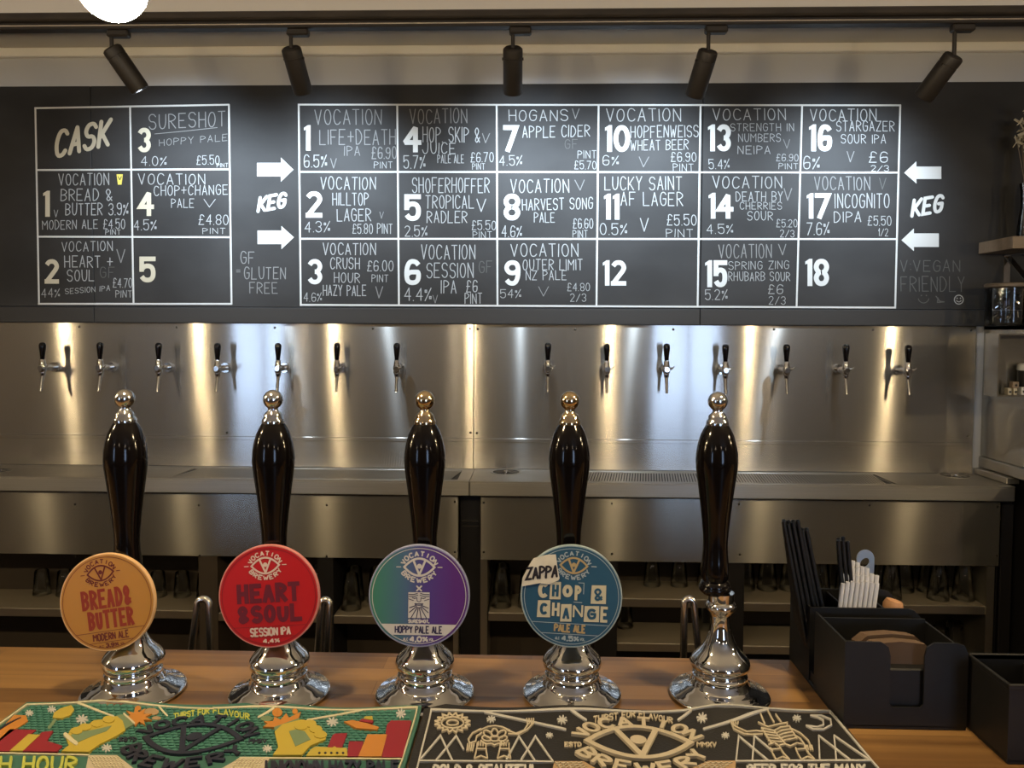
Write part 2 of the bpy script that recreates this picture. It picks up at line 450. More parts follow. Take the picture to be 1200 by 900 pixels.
# rear wall with two street windows
wr = MB(); wins = [(-4.3, -3.5), (1.6, 2.65)]; WZ0, WZ1 = .55, 2.45
xs = [XL] + [v for w in wins for v in w] + [XR]
for i in range(0, len(xs), 2): wr.box(xs[i], xs[i+1], YR-.1, YR, 0, 3.0)
for a, b in wins: wr.box(a, b, YR-.1, YR, 0, WZ0); wr.box(a, b, YR-.1, YR, WZ1, 3.0)
struct('wall_rear', wr, 'room_wall')
for i, (a, b) in enumerate(wins):
    m = MB(); t = .05
    m.box(a, b, YR-.08, YR+.01, WZ0, WZ0+t); m.box(a, b, YR-.08, YR+.01, WZ1-t, WZ1)
    m.box(a, a+t, YR-.08, YR+.01, WZ0+t, WZ1-t); m.box(b-t, b, YR-.08, YR+.01, WZ0+t, WZ1-t)
    m.box((a+b)/2-.02, (a+b)/2+.02, YR-.08, YR+.01, WZ0+t, WZ1-t)
    f = struct('window_%d' % (i+1), m, 'beam')
    g = MB().box(a+t, b-t, YR-.06, YR-.05, WZ0+t, WZ1-t).build('pane', 'daylight', f, 0)
# bulkhead, beam, cornice
zb0, zb1 = at_y(600, 23.5, 2.60).z, at_y(600, 10, 2.60).z
struct('trim_1', MB().box(XL, XR, 2.62, 2.74, zb1, 2.95), 'ceiling', label='pale bulkhead above the dark beam')
zc0, zc1 = at_y(600, 62.5, WY-.03).z, ZC
struct('trim_2', MB().box(XL, XR, WY-.03, WY, zc0, zc1, .004), 'cornice', label='white cornice strip under the ceiling')
bt = MB().box(XL, XR, 2.60, 2.72, zb0+.012, zb1, .004)
o = struct('beam', bt, 'beam', label='dark beam carrying the light track')
tr = thing('light_track', 'black lighting track running along the underside of the dark beam', 'light track', (0, 2.64, zb0))
MB().box(XL+.3, XR-.3, 2.622, 2.658, zb0-.010, zb0+.012, .002).build('rail', 'black_metal', tr)
MB().box(XL+.3, XR-.3, 2.6215, 2.6225, zb0-.001, zb0+.003).build('flange', 'tube', tr)

# ================================================================== lamps
def add_light(name, kind, loc, power, col, parent=None, **k):
    ld = bpy.data.lights.new(name, kind); ld.energy = power; ld.color = col
    for a, b in k.items(): setattr(ld, a, b)
    o = bpy.data.objects.new(name, ld); COL.objects.link(o)
    if parent is not None: o.parent = parent; o.location = Vector(loc)-world_loc(parent)
    else: o.location = loc
    return o
# globe bulbs in a row over the bar, about a metre apart
PY_ = .85; pb = at_y(131, -16, PY_); R_B = .0365; SP = 1.035
def pendant(x, y, z, label, group, r, m, top):
    t = thing('pendant_lamp', label, 'pendant lamp', (x, y, z), group)
    MB().lathe([(0, -r)]+[(r*math.cos(a), r*math.sin(a)) for a in [math.radians(-80+10*i) for i in range(15)]]+[(.016, r*.95), (.016, r*1.05)], 32, (x, y, z)).build('globe', m, t)
    MB().lathe([(.019, r*.86), (.020, r*.9), (.020, r+.045), (.012, r+.055), (0, r+.055)], 24, (x, y, z)).build('lamp_holder', 'brass', t)
    MB().tube([(x, y, z+r+.05), (x, y, top)], .003, 8).build('cord', 'black_plastic', t)
    return t
PN = {0: 'glowing globe bulb hanging over the amber clip pump', 1: 'globe bulb hanging over the black boxes on the bar',
      -1: 'globe bulb hanging over the bar one place beyond the green bar mat', -2: 'globe bulb hanging over the bar two places beyond the green bar mat',
      -3: 'globe bulb hanging furthest along the bar beyond the green bar mat', 2: 'globe bulb hanging over the bar one place beyond the black boxes',
      3: 'globe bulb hanging over the bar two places beyond the black boxes'}
for k in (0, 1, -1, 2, -2, 3, -3):
    pendant(pb.x+SP*k, PY_, pb.z, PN[k], 'globe bulbs over the bar', R_B, 'bulb', 2.95)
for i, (x, y) in enumerate(((-2.6, -1.9), (-.9, -1.9), (.9, -1.9), (2.6, -1.9))):
    pendant(x, y, 2.25, 'frosted globe lamp over the tables, %s along from the window wall side' % ('first', 'second', 'third', 'fourth')[i],
            'globe lamps over the tables', .07, 'bulb_room', 2.95)

# track spotlights: (stem x, top of head, bottom of head) as seen
SPOTS = [((131, 57), (160, 104), (225, 250), 'above the cask board'), ((341, 57), (347, 103), (385, 250), 'above the first column of the keg board'),
         ((601, 57), (600, 103), (615, 240), 'above the middle of the keg board'), ((830, 60), (818, 108), (755, 240), 'above the seam between columns four and five of the keg board'),
         ((1118, 66), (1094, 108), (975, 250), 'furthest along the track, towards the wooden wall shelf')]
for (tx, ty), (bx, by), aim, where in SPOTS:
    a = at_y(tx, ty, 2.64); s = 2.64/F
    dx = (bx-tx)*s; dz = -(by-ty)*s*1.12; L_ = .19
    dy = math.sqrt(max(L_*L_-dx*dx-dz*dz, .004)); d = Vector((dx, dy, dz)).normalized()
    t = thing('track_spotlight', 'black cylinder track spotlight '+where, 'spotlight', (a.x, 2.64, zb0-.01), 'spotlights on the track')
    sx = a.x
    MB().box(sx-.012, sx+.062, 2.624, 2.656, zb0-.034, zb0-.010, .005).build('track_adapter', 'black_metal', t)
    p0 = a + d*.02
    MB().tube([(sx, 2.64, zb0-.03), (sx, 2.64, p0.z+.01)], .0065, 12).build('stem', 'black_metal', t)
    r = .0335
    hb = MB().lathe([(0, 0), (r*.80, 0), (r*.97, .005), (r, .012), (r, .030), (r*.965, .031), (r*.965, .034), (r, .035), (r, .150), (r*.93, .156), (r*.80, .156),
                     (r*.80, .150), (r*.78, .135), (0, .135)], 40, a-d*.004, d)
    h = hb.build('housing', 'black_metal', t)
    side = d.cross(Vector((0, 0, 1))).normalized()
    for sg in (-1, 1): MB().lathe([(0, 0), (.005, 0), (.005, .004), (0, .004)], 12, a+d*.034+side*sg*r*.97, side*sg).build('pivot_screw', 'black_metal', t)
    MB().lathe([(0, .1355), (r*.74, .1355)], 24, a-d*.004, d).build('lens', 'led', t, 0)
    sp = add_light('spot_beam', 'SPOT', a+d*.165, SPOT_W, (.70, .85, 1.0), t, spot_size=math.radians(SPOT_ANGLE), spot_blend=1.0, shadow_soft_size=.018)
    sp.rotation_mode = 'QUATERNION'; sp.rotation_quaternion = (at_y(*aim, WY)-(a+d*.165)).to_track_quat('-Z', 'Y')

# ================================================================== menu board
BY = WY-.018                                  # face of the board panels
board = thing('menu_board', 'long black chalkboard menu covering the wall above the steel panels', 'menu board', at_y(600, 380, WY))
seams = [at_y(108.5, 250, BY).x, at_y(822, 250, BY).x]
zt, zb_ = ZB, at_y(600, 361, BY).z
xs = [-3.2]+seams+[2.75]
for i in range(3): MB().box(xs[i]+.0012, xs[i+1]-.0012, BY, WY, zb_, zt, .0015).build('panel', 'board', board)
for i in range(3): MB().box(xs[i]+.0012, xs[i+1]-.0012, BY-.004, WY, Z_ST, zb_-.0015, .002).build('bottom_rail', 'board_trim', board)

def bfn(crop):
    ox, oy, k = crop
    return lambda u, v, h: at_y(ox+u/k, oy+v/k, BY-.0012-h)
C1, C2, C3, C4 = (0, 100, 3.214), (340, 110, 3.46), (570, 110, 3.4615), (810, 110, 3.077)
def writing(crop, lines, number=None, ncol='paint_white'):
    pens = {}
    lw = 1.25*crop[2]                         # chalk stroke width
    for it in lines:
        t, x0, x1, y0, y1 = it[:5]; rise = it[5] if len(it) > 5 else 0; tone = it[6] if len(it) > 6 else 'chalk'
        p = pens.setdefault(tone, Pen(bfn(crop), 0.0002 if tone == 'chalk' else 0.0))
        w = crop[2]*min(1.08, max(.70, .080*(y1-y0-rise)/crop[2]))
        p.text(t, x0, x1, y1, y0+rise, w, -rise, jit=.20, gap=2.0)
    for tone, p in pens.items():
        lb(p.build('chalk_lettering', tone, board), {'chalk': 'white chalk lettering', 'chalk_mid': 'rubbed grey chalk lettering', 'chalk_faint': 'faint chalk lettering', 'chalk_yellow': 'yellow chalk'}[tone])
    if number:
        t, x0, x1, y0, y1 = number
        p = Pen(bfn(crop), .0004)
        p.text(t, x0, x1, y1, y0, (y1-y0)*.18, caps='flat', inset=True, gap=2.6)
        lb(p.build('painted_number', ncol, board), 'painted number '+t)
m_, f_ = 'chalk_mid', 'chalk_faint'
writing(C1, [("SURESHOT", 562, 848, 98, 165, 12, m_), ("HOPPY PALE", 600, 856, 184, 228, 20, m_), ("4.0%", 532, 626, 267, 302), ("£5.50", 742, 826, 265, 298),
             ("PINT", 817, 858, 294, 308)], ("3", 518, 568, 160, 252), 'paint_cream')
p = Pen(bfn(C1)); p.stroke([(583, 183), (700, 172), (818, 159)], 2.6); p.build('chalk_underline', 'chalk_mid', board)
writing(C1, [("VOCATION", 222, 410, 332, 375), ("BREAD &", 230, 421, 391, 434), ("BUTTER 3.9%", 248, 482, 445, 488), ("V", 204, 218, 471, 496),
             ("MODERN ALE", 160, 368, 506, 543, 4), ("£4.50", 390, 470, 505, 540), ("PINT", 398, 454, 544, 562)], ("1", 160, 188, 397, 495), 'paint_cream')
writing(C1, [("VOCATION", 522, 771, 334, 373), ("CHOP+CHANGE", 581, 857, 374, 416, 6), ("PALE", 646, 730, 428, 460), ("V", 768, 811, 430, 459),
             ("4.5%", 505, 588, 508, 545), ("£4.80", 750, 860, 487, 524), ("PINT", 764, 847, 538, 559)], ("4", 520, 580, 397, 492), 'paint_cream')
writing(C1, [("VOCATION", 233, 423, 587, 626, 4), ("HEART +", 244, 424, 643, 685), ("V", 440, 470, 618, 667, 0, m_), ("SOUL", 254, 354, 696, 737), ("GF", 378, 430, 686, 724, 0, f_),
             ("SESSION IPA", 246, 414, 754, 786, 13), ("£4.70", 426, 497, 728, 761), ("PINT", 436, 496, 773, 798), ("44%", 157, 224, 766, 798)], ("2", 168, 222, 655, 747), 'paint_cream')
writing(C1, [("GF", 907, 957, 627, 671, 0, m_), ("=", 890, 904, 690, 710, 0, m_), ("GLUTEN", 921, 1075, 686, 729, 0, m_), ("FREE", 941, 1044, 743, 783, 0, m_)])
writing(C1, [], ("5", 525, 586, 645, 742), 'paint_cream')
writing(C2, [("VOCATION", 100, 370, 64, 124, 0, m_), ("LIFE+DEATH", 120, 427, 146, 205, 0, m_), ("IPA", 221, 282, 213, 250, 0, m_), ("£6.90", 332, 430, 216, 262, 0, m_),
             ("PINT", 341, 414, 276, 301), ("6.5%", 57, 147, 248, 297), ("V", 165, 188, 263, 301, 0, m_)], ("1", 53, 83, 127, 230))
writing(C2, [("VOCATION", 486, 717, 60, 121, 4, m_), ("HOP, SKIP &", 538, 768, 136, 195), ("V", 779, 808, 160, 198, 0, m_), ("JUICE", 537, 669, 198, 242), ("5.7%", 461, 546, 250, 302),
             ("PALE ALE", 598, 704, 248, 280), ("£6.70", 733, 824, 238, 276), ("PINT", 739, 789, 282, 306)], ("4", 456, 532, 127, 237))
writing(C2, [("VOCATION", 124, 346, 338, 387), ("HILLTOP", 173, 317, 403, 451), ("LAGER", 191, 327, 466, 515), ("V", 363, 378, 478, 505, 0, m_), ("4.3%", 61, 160, 518, 560),
             ("£5.80 PINT", 254, 414, 527, 566)], ("2", 63, 130, 395, 502))
writing(C2, [("SHOFERHOFFER", 496, 807, 342, 400), ("TROPICAL", 550, 744, 412, 464), ("V", 756, 792, 428, 477), ("RADLER", 556, 717, 476, 522), ("2.5%", 466, 554, 536, 578),
             ("£5.50", 737, 834, 515, 551), ("PINT", 741, 817, 558, 586)], ("5", 463, 530, 407, 515))
writing(C2, [("VOCATION", 134, 346, 606, 652), ("CRUSH", 164, 281, 665, 709), ("£6.00", 314, 418, 678, 718), ("HOUR", 179, 282, 726, 765), ("PINT", 332, 397, 733, 762),
             ("HAZY PALE", 134, 307, 776, 818), ("V", 346, 374, 781, 828, 0, m_), ("4.6%", 56, 127, 806, 841)], ("3", 70, 130, 670, 772))
writing(C2, [("VOCATION", 532, 749, 613, 670), ("SESSION", 554, 742, 687, 745), ("GF", 766, 817, 679, 725, 0, f_), ("IPA", 613, 672, 756, 808), ("£6", 716, 758, 758, 803),
             ("PINT", 709, 777, 809, 850), ("4.4%", 464, 572, 788, 838), ("V", 578, 597, 815, 848, 0, m_)], ("6", 463, 530, 670, 775))
writing(C3, [("HOGANS", 92, 329, 65, 109), ("V", 348, 375, 61, 101, 0, m_), ("APPLE CIDER", 147, 418, 127, 178, 6), ("GF", 319, 369, 186, 222, 0, f_), ("4.5%", 54, 143, 251, 290),
             ("PINT", 371, 445, 231, 261), ("£5.70", 358, 445, 273, 305)], ("7", 68, 130, 127, 235))
writing(C3, [("VOCATION", 487, 787, 60, 110), ("HOPFENWEISS", 586, 859, 127, 178, 5), ("WHEAT BEER", 586, 819, 184, 230, 5), ("6%", 473, 535, 251, 289), ("V", 619, 658, 258, 297, 0, m_),
             ("£6.90", 750, 850, 238, 274), ("PINT", 758, 839, 284, 312)], ("10", 478, 583, 127, 235))
writing(C3, [("VOCATION", 99, 334, 348, 400), ("V", 359, 397, 348, 390, 0, m_), ("HARVEST SONG", 146, 431, 421, 472, 6), ("PALE", 194, 276, 481, 521), ("£6.60", 352, 432, 508, 545),
             ("PINT", 351, 410, 553, 582), ("4.6%", 64, 142, 536, 580)], ("8", 70, 137, 405, 513))
writing(C3, [("LUCKY SAINT", 480, 791, 337, 389), ("AF LAGER", 546, 796, 400, 453), ("0.5%", 461, 569, 528, 571), ("V", 624, 656, 504, 557), ("£5.50", 734, 851, 491, 533),
             ("PINT", 729, 837, 549, 581)], ("11", 475, 540, 405, 510))
writing(C3, [("VOCATION", 100, 371, 609, 659), ("OUTER LIMIT", 149, 389, 672, 714), ("NZ PALE", 161, 324, 716, 754), ("54%", 57, 139, 793, 827), ("V", 211, 251, 783, 820, 0, m_),
             ("£4.80", 329, 419, 768, 799), ("2/3", 341, 404, 811, 842)], ("9", 73, 138, 675, 778))
writing(C3, [], ("12", 470, 567, 675, 778))
writing(C4, [("VOCATION", 78, 339, 54, 94), ("STRENGTH IN", 142, 369, 107, 134), ("NUMBERS", 171, 322, 144, 172), ("V", 334, 356, 164, 196, 0, m_), ("NEIPA", 169, 284, 187, 216),
             ("5.4%", 64, 137, 236, 270), ("£6.90", 308, 386, 218, 242), ("PINT", 316, 385, 251, 271)], ("13", 60, 143, 110, 207))
writing(C4, [("VOCATION", 430, 667, 56, 97), ("STARGAZER", 524, 732, 98, 134), ("SOUR IPA", 541, 701, 147, 178), ("V", 561, 586, 209, 245, 0, m_), ("£6", 643, 707, 209, 247),
             ("2/3", 649, 712, 259, 279), ("6%", 406, 462, 226, 270)], ("16", 424, 508, 110, 207))
writing(C4, [("VOCATION", 78, 326, 298, 339), ("DEATH BY", 162, 329, 353, 387), ("V", 334, 361, 341, 384, 0, m_), ("CHERRIES", 176, 326, 391, 416), ("SOUR", 204, 294, 424, 455),
             ("4.5%", 56, 149, 471, 504), ("£5.20", 308, 382, 453, 480), ("2/3", 321, 371, 491, 516)], ("14", 60, 152, 357, 450))
writing(C4, [("VOCATION", 445, 644, 300, 346, 0, m_), ("V", 679, 702, 304, 343, 0, f_), ("INCOGNITO", 519, 714, 361, 411), ("DIPA", 516, 612, 424, 464, 3), ("£5.50", 638, 721, 441, 474),
             ("1/2", 676, 709, 486, 512), ("7.6%", 417, 497, 463, 508)], ("17", 414, 503, 358, 450))
writing(C4, [("VOCATION", 100, 289, 543, 591, 0, m_), ("V", 316, 342, 541, 580, 0, m_), ("SPRING ZING", 135, 352, 602, 634, 4), ("RHUBARB SOUR", 135, 356, 643, 674), ("£6", 278, 330, 688, 720),
             ("2/3", 281, 339, 731, 759), ("5.2%", 51, 129, 706, 742)], ("15", 50, 130, 600, 697))
writing(C4, [], ("18", 410, 497, 595, 693))
writing(C4, [("V:VEGAN", 755, 968, 600, 640, 0, f_), ("FRIENDLY", 757, 985, 660, 712, 0, f_)])
# section words in brush lettering
def brush(t, crop, x0, x1, yb, yt, rise, w, m, lab):
    p = Pen(bfn(crop), .0004)
    p.text(t, x0, x1, yb, yt, w, -rise, slant=.22, gap=2.0, caps='round')
    lb(p.build('brush_lettering', m, board), lab)
brush("CASK", C1, 214, 412, 268, 176, 46, 15, 'paint_cream', 'cream brush lettered heading')
brush("KEG", C1, 976, 1074, 474, 424, 18, 12, 'paint_white', 'white brush lettered heading beside the cask board')
brush("KEG", C4, 800, 905, 440, 384, 18, 12, 'paint_white', 'white brush lettered heading beside column six')
def arrow(crop, x0, x1, xh, y0, y1, yh0, yh1, where):
    p = Pen(bfn(crop), .0004); ym = (y0+y1)/2
    p.poly([(x0, y0), (x1, y0), (x1, y1), (x0, y1)]); p.poly([(x1, yh0), (xh, ym), (x1, yh1)])
    lb(p.build('painted_arrow', 'paint_white', board), where)
arrow(C1, 968, 1058, 1105, 292, 343, 272, 363, 'upper white arrow beside the cask board')
arrow(C1, 970, 1060, 1107, 547, 598, 530, 617, 'lower white arrow beside the cask board')
arrow(C4, 902, 812, 768, 262, 307, 243, 323, 'upper white arrow beside column six')
arrow(C4, 893, 803, 758, 503, 552, 485, 567, 'lower white arrow beside column six')
# little drawings
p = Pen(bfn(C1), .0003); p.poly([(439, 335), (463, 335), (458, 374), (444, 374)]); lb(p.build('chalk_drawing', 'chalk_yellow', board), 'small yellow chalk glass')
p = Pen(bfn(C1), .0006); p.stroke([(445, 344), (451, 356), (457, 344)], 3); p.build('chalk_drawing_line', 'board', board)
p = Pen(bfn(C4)); p.ring((965, 742), 16, 3.4, 24); p.disc((959, 737), 2.5); p.disc((971, 737), 2.5); p.arc((965, 741), 9, 9, 20, 160, 3); lb(p.build('chalk_drawing', 'chalk', board), 'small chalk smiley')
p = Pen(bfn(C4)); p.arc((838, 732), 20, 22, 15, 165, 3); p.disc((830, 727), 2.5); p.disc((848, 727), 2.5); p.stroke([(883, 730), (897, 748), (912, 750), (888, 752), (890, 736)], 4)
lb(p.build('chalk_drawing', 'chalk_faint', board), 'faint rubbed chalk smile')
# grids
def grid(segs, m='paint_white'):
    p = Pen(lambda u, v, h: at_y(u, v, BY-.0010-h))
    for a, b, w in segs: p.stroke([a, b], w, caps='flat')
    return p.build('painted_grid', m, board)
def c1(x, y): return (x/3.214, 100+y/3.214)
g = 2.1
lb(grid([(c1(130, 86), c1(864, 73), g), (c1(138, 319), c1(866, 316), g), (c1(142, 570), c1(869, 572), g), (c1(143, 823), c1(874, 823), g),
         (c1(133, 84), c1(147, 825), g), (c1(490, 80), c1(503, 822), g), (c1(862, 72), c1(872, 825), g)]), 'cream ruled grid of the cask section')
vx = [(350, 122, 352.5, 358.5), (465.5, 123, 467.5, 358.5), (582, 123, 583, 358.5), (701.5, 123, 699, 359), (821, 123, 817.5, 359.5), (940, 123.5, 933.5, 360), (1055, 123.5, 1049, 361)]
sg = [((a, b), (c, d), g) for a, b, c, d in vx]
for y0, y1, e0, e1 in ((122.6, 123.4, 349, 1056), (201.3, 202.2, 350.5, 1053), (279.8, 280.2, 351, 1051), (357.2, 360.5, 351.5, 1050)):
    sg.append(((e0, y0), (e1, y1), g))
lb(grid(sg), 'white ruled grid of the keg section')

# ================================================================== steel panels and taps
PYF = WY-.012
xsm = at_y(555, 450, PYF).x; xe = at_y(1142.5, 450, PYF).x
def splash(x0, x1, label, screws):
    t = thing('splashback_panel', label, 'steel panel', ((x0+x1)/2, WY, Z_TR), 'steel splashback panels')
    MB().box(x0, x1, PYF, WY-.001, Z_TR+.0005, Z_ST-.001, .0012).build('sheet', 'steel', t)
    zf = at_y(600, 515.5, PYF).z
    MB().prism([(x0+.004, PYF+.001, zf-.011), (x0+.004, PYF-.0022, zf-.009), (x0+.004, PYF-.0022, zf+.004), (x0+.004, PYF+.001, zf+.007)], (x1-x0-.008, 0, 0)).build('fold_ridge', 'steel', t, 0)
    for px, py in screws:
        q = at_y(px, py, PYF)
        MB().lathe([(0, .0025), (.003, .0024), (.005, .001), (.0055, 0), (0, 0)], 12, (q.x, PYF, q.z), (0, -1, 0)).build('screw', 'screw', t)
splash(-3.0, xsm-.0008, 'brushed steel splashback panel behind the first seven taps, under the cask board', [(93, 383), (207, 383.5), (322, 384), (437, 385), (551, 385), (266, 507), (551.5, 507)])
splash(xsm+.0008, xe, 'brushed steel splashback panel behind the last seven taps, ending at the side unit', [(560, 385.5), (674, 386), (789, 386), (907, 386), (1023, 386.5), (1138, 387), (559, 507.5), (1134, 511)])

TB = WY-.10
def make_tap():
    t = thing('keg_tap', 'x', 'beer tap', (0, 0, 0))
    MB().lathe([(0, .012), (.021, .012), (.022, .009), (.022, .003), (.019, 0), (0, 0)], 28, (0, .088, 0), (0, -1, 0)).build('wall_flange', 'tapmetal', t)
    MB().lathe([(.0095, 0), (.0095, .03), (.013, .034), (.013, .05), (.0105, .054), (.0105, .078), (.0, .078)], 24, (0, .088, 0), (0, -1, 0)).build('shank', 'tapmetal', t)
    MB().lathe([(0, -.034), (.0085, -.034), (.0105, -.030), (.0105, -.020), (.0125, -.018), (.0145, -.010), (.0145, .010), (.0125, .018), (.0115, .022), (.0115, .032), (.009, .036), (.0, .036)], 24).build('valve_body', 'tapmetal', t)
    MB().lathe([(0, .018), (.010, .018), (.0125, .016), (.0125, 0)], 20, (0, 0, 0), (0, -1, 0)).build('front_cap', 'tapmetal', t)
    MB().tube([(0, 0, -.03), (0, -.004, -.045), (0, -.012, -.075), (0, -.017, -.098)], [.0072, .0066, .0062, .0058], 14).build('spout', 'tapmetal', t)
    h = MB().lathe([(0, 0), (.0075, 0), (.0085, .006), (.0105, .026), (.0135, .050), (.0142, .060), (.0125, .068), (.0075, .073), (0, .0745)], 24, (0, 0, .034), (0, .03, 1)).build('handle', 'gloss_black', t)
    f = MB(); f.tube([(.010, -.004, .004), (.022, -.008, .004)], .0055, 12); f.tube([(.022, -.008, .004), (.030, -.011, .013)], [.0035, .0028], 10); f.build('flow_lever', 'tapmetal', t)
    return t
TAPX = [50, 117.5, 186, 255, 326, 395, 465, 642, 711, 781, 850, 921.5, 991, 1064]
TAPY = [431, 431, 431.5, 432, 432, 432, 432, 432, 433, 433, 434, 434, 434, 435]
ORD = 'first second third fourth fifth sixth seventh'.split()
tap0 = make_tap()
for i, (px, py) in enumerate(zip(TAPX, TAPY)):
    t = tap0 if i == 0 else copy_tree(tap0)
    q = at_y(px, py, TB); t.location = (q.x, TB, q.z)
    side = 'under the cask and first keg columns' if i < 7 else 'past the seam in the steel'
    t['label'] = 'chrome keg tap with black handle, %s' % (ORD[i]+' from the outer end, under the cask board' if i < 2 else ORD[i]+' counting from the cask board end' if i < 7 else ORD[i-7]+' past the seam in the steel')
    t['group'] = 'keg taps on the steel wall'

# ================================================================== drip trays and units
zl0 = Z_TR-.060                                # underside of the tray lip
def tray(x0, x1, label, gr, rosettes, plain):
    t = thing('drip_tray_counter', label, 'drip tray', ((x0+x1)/2, (TY+WY)/2, Z_TR-.06), 'steel drip tray counters')
    MB().box(x0, x1, TY, PYF-.0015, Z_TR-.060, Z_TR-.006, .003).build('body', 'steel_tray', t)
    m = MB(); m.box(x0, x1, TY, TY+.030, Z_TR-.007, Z_TR, .0015); m.box(x0, x1, PYF-.03, PYF-.0015, Z_TR-.007, Z_TR, .0015)
    for a in plain: m.box(max(a[0], x0), min(a[1], x1), TY+.030, PYF-.03, Z_TR-.007, Z_TR-.0005)
    m.build('rim', 'steel_tray', t)
    for a, b in gr:                             # slotted grating
        k = MB(); n = int((b-a)/.011); w = (b-a)/n
        for i in range(n):
            x = a+i*w; sk = .0
            k.prism([(x, TY+.032, Z_TR-.002), (x+w*.58, TY+.032, Z_TR-.002), (x+w*.58+.03, PYF-.032, Z_TR-.002), (x+.03, PYF-.032, Z_TR-.002)], (0, 0, -.004))
        k.box(a, b+.03, TY+.030, TY+.036, Z_TR-.006, Z_TR-.0015); k.box(a, b+.03, PYF-.036, PYF-.03, Z_TR-.006, Z_TR-.0015)
        k.build('grating', 'steel_tray', t, 0)
        MB().box(a, b+.03, TY+.03, PYF-.03, Z_TR-.0062, Z_TR-.0058).build('well', 'dark', t, 0)
    for px, py in rosettes:
        q = at_z(px, py, Z_TR)
        r_ = MB().lathe([(.066, -.001), (.066, .0008), (.058, .001), (.054, -.001)], 40, (q.x, q.y, Z_TR))
        o = r_.build('rinser_ring', 'steel_tray', t)
        MB().lathe([(.056, .0004), (0, .0004)], 36, (q.x, q.y, Z_TR)).build('rinser_well', 'dark', t, 0)
        s_ = MB()
        for k in range(8):
            a = math.pi*k/4; c, s = math.cos(a), math.sin(a)
            s_.obox((q.x+c*.033, q.y+s*.033, Z_TR+.001), (c*.021, s*.021, 0), (-s*.0035, c*.0035, 0), (0, 0, .0006))
        s_.lathe([(.012, 0), (.012, .004), (.006, .007), (0, .007)], 20, (q.x, q.y, Z_TR)).build('rinser_star', 'tapmetal', t)
    return t
xt = at_y(550, 570, TY).x; xte = at_y(1190, 575, TY).x
gx = lambda px: at_z(px, 557, Z_TR).x
tray(-3.0, xt-.001, 'steel drip tray counter under the first seven taps', [(gx(205), gx(530))], [(-6, 552)], [(-3.0, gx(205)), (gx(533)+.02, xt)])
tray(xt+.001, xte, 'steel drip tray counter under the last seven taps', [(gx(665), gx(1018))], [(593, 553), (1119, 557)], [(xt, gx(662)), (gx(1022)+.02, xte)])
# open units with a steel fascia above glass shelves
FY = TY+.03
zf1, zf0 = at_y(600, 582, FY).z, at_y(600, 656.5, FY).z
def X(px, py=650): return at_y(px, py, FY).x
def unit(x0, x1, label, posts, shelves, screws, slot):
    t = thing('back_bar_unit', label, 'bar unit', ((x0+x1)/2, (FY+WY)/2, 0), 'open back bar units')
    MB().box(x0, x1, FY, FY+.018, zf0, zf1, .002).build('fascia', 'steel_fascia', t)
    MB().box(x0+.02, x1-.02, FY+.004, FY+.06, zf1+.002, zl0-.0005).build('top_rail', 'cabinet', t)
    MB().box(x0+.06, x1-.06, FY-.004, FY+.006, zf1+.004, zf1+.010).build('drawer_lip', 'steel_fascia', t)
    MB().box(x0, x1, WY-.02, WY-.004, .10, zf1-.003).build('back_panel', 'interior', t)
    for a, b, m in posts: MB().box(a, b, FY+.004, WY-.02, .0, zf0-.002).build('upright', m, t)
    for a, b, z in shelves:
        s_ = MB().box(a, b, FY+.006, WY-.022, z-.036, z-.002, .002).build('shelf', 'dark_steel', t); MB().box(a+.004, b-.004, FY+.012, WY-.022, z-.002, z).build('shelf_liner', 'shelf_mat', s_)
    MB().box(x0, x1, FY+.03, WY-.02, .08, .11).build('plinth_shelf', 'cabinet', t)
    for px, py in screws:
        q = at_y(px, py, FY)
        MB().lathe([(0, .0022), (.004, .002), (.0048, 0), (0, 0)], 10, (q.x, FY, q.z), (0, -1, 0)).build('screw', 'screw', t)
    for px in slot:
        q = X(px, 580); MB().box(q-.02, q+.02, FY-.005, FY+.003, zf1+.001, zf1+.006).build('catch', 'tapmetal', t)
    return t
ux0, ux1, vx0, vx1 = -3.0, X(537), X(563), X(1172, 620)
sh = {}
def zs(py): return at_y(600, py, FY+.006).z
A1 = (ux0+.02, X(232), zs(721)); A2 = (X(254), X(372), zs(723)); A3 = (X(390), X(531), zs(724))
unit(ux0, ux1, 'open steel fronted bar unit under the first seven taps', [(ux0, ux0+.02, 'cabinet'), (X(232), X(254), 'interior'), (X(372), X(390), 'cabinet'), (X(531), ux1, 'dark_steel')],
     [A1, A2, A3], [(88, 591), (233, 592), (383, 592), (88, 652), (234, 651), (383, 652), (533, 588), (533, 647)], [87, 235, 380])
B1 = (X(572), X(698), zs(718)); B2 = (X(724), X(854), zs(699)); B2b = (X(724), X(854), zs(751)); B3 = (X(873), X(1158), zs(702)); B3b = (X(873), X(1040), zs(752))
unit(vx0, vx1, 'open steel fronted bar unit under the last seven taps', [(vx0, X(571), 'dark_steel'), (X(698), X(724), 'cabinet'), (X(854), X(873), 'cabinet'), (X(1158), X(1167), 'dark_steel')],
     [B1, B2, B2b, B3, B3b], [(567, 589), (567, 647), (717, 590), (717, 649), (866, 591), (867, 650), (1019, 592), (1169, 594), (1168, 651)], [713, 1018])
MB_gap = MB().box(ux1+.004, vx0-.004, FY+.05, WY-.02, .0, zl0-.002)
fr = thing('bottle_cooler', 'dark cooler in the narrow gap between the two steel fronted units', 'cooler', ((ux1+vx0)/2, FY+.1, 0))
MB_gap.build('body', 'cabinet', fr)
for py in (611, 617): 
    q = at_y(550, py, FY+.045); MB().box(ux1+.012, vx0-.012, FY+.043, FY+.05, q.z-.003, q.z+.003).build('rail', 'tube' if py == 611 else 'black_metal', fr)

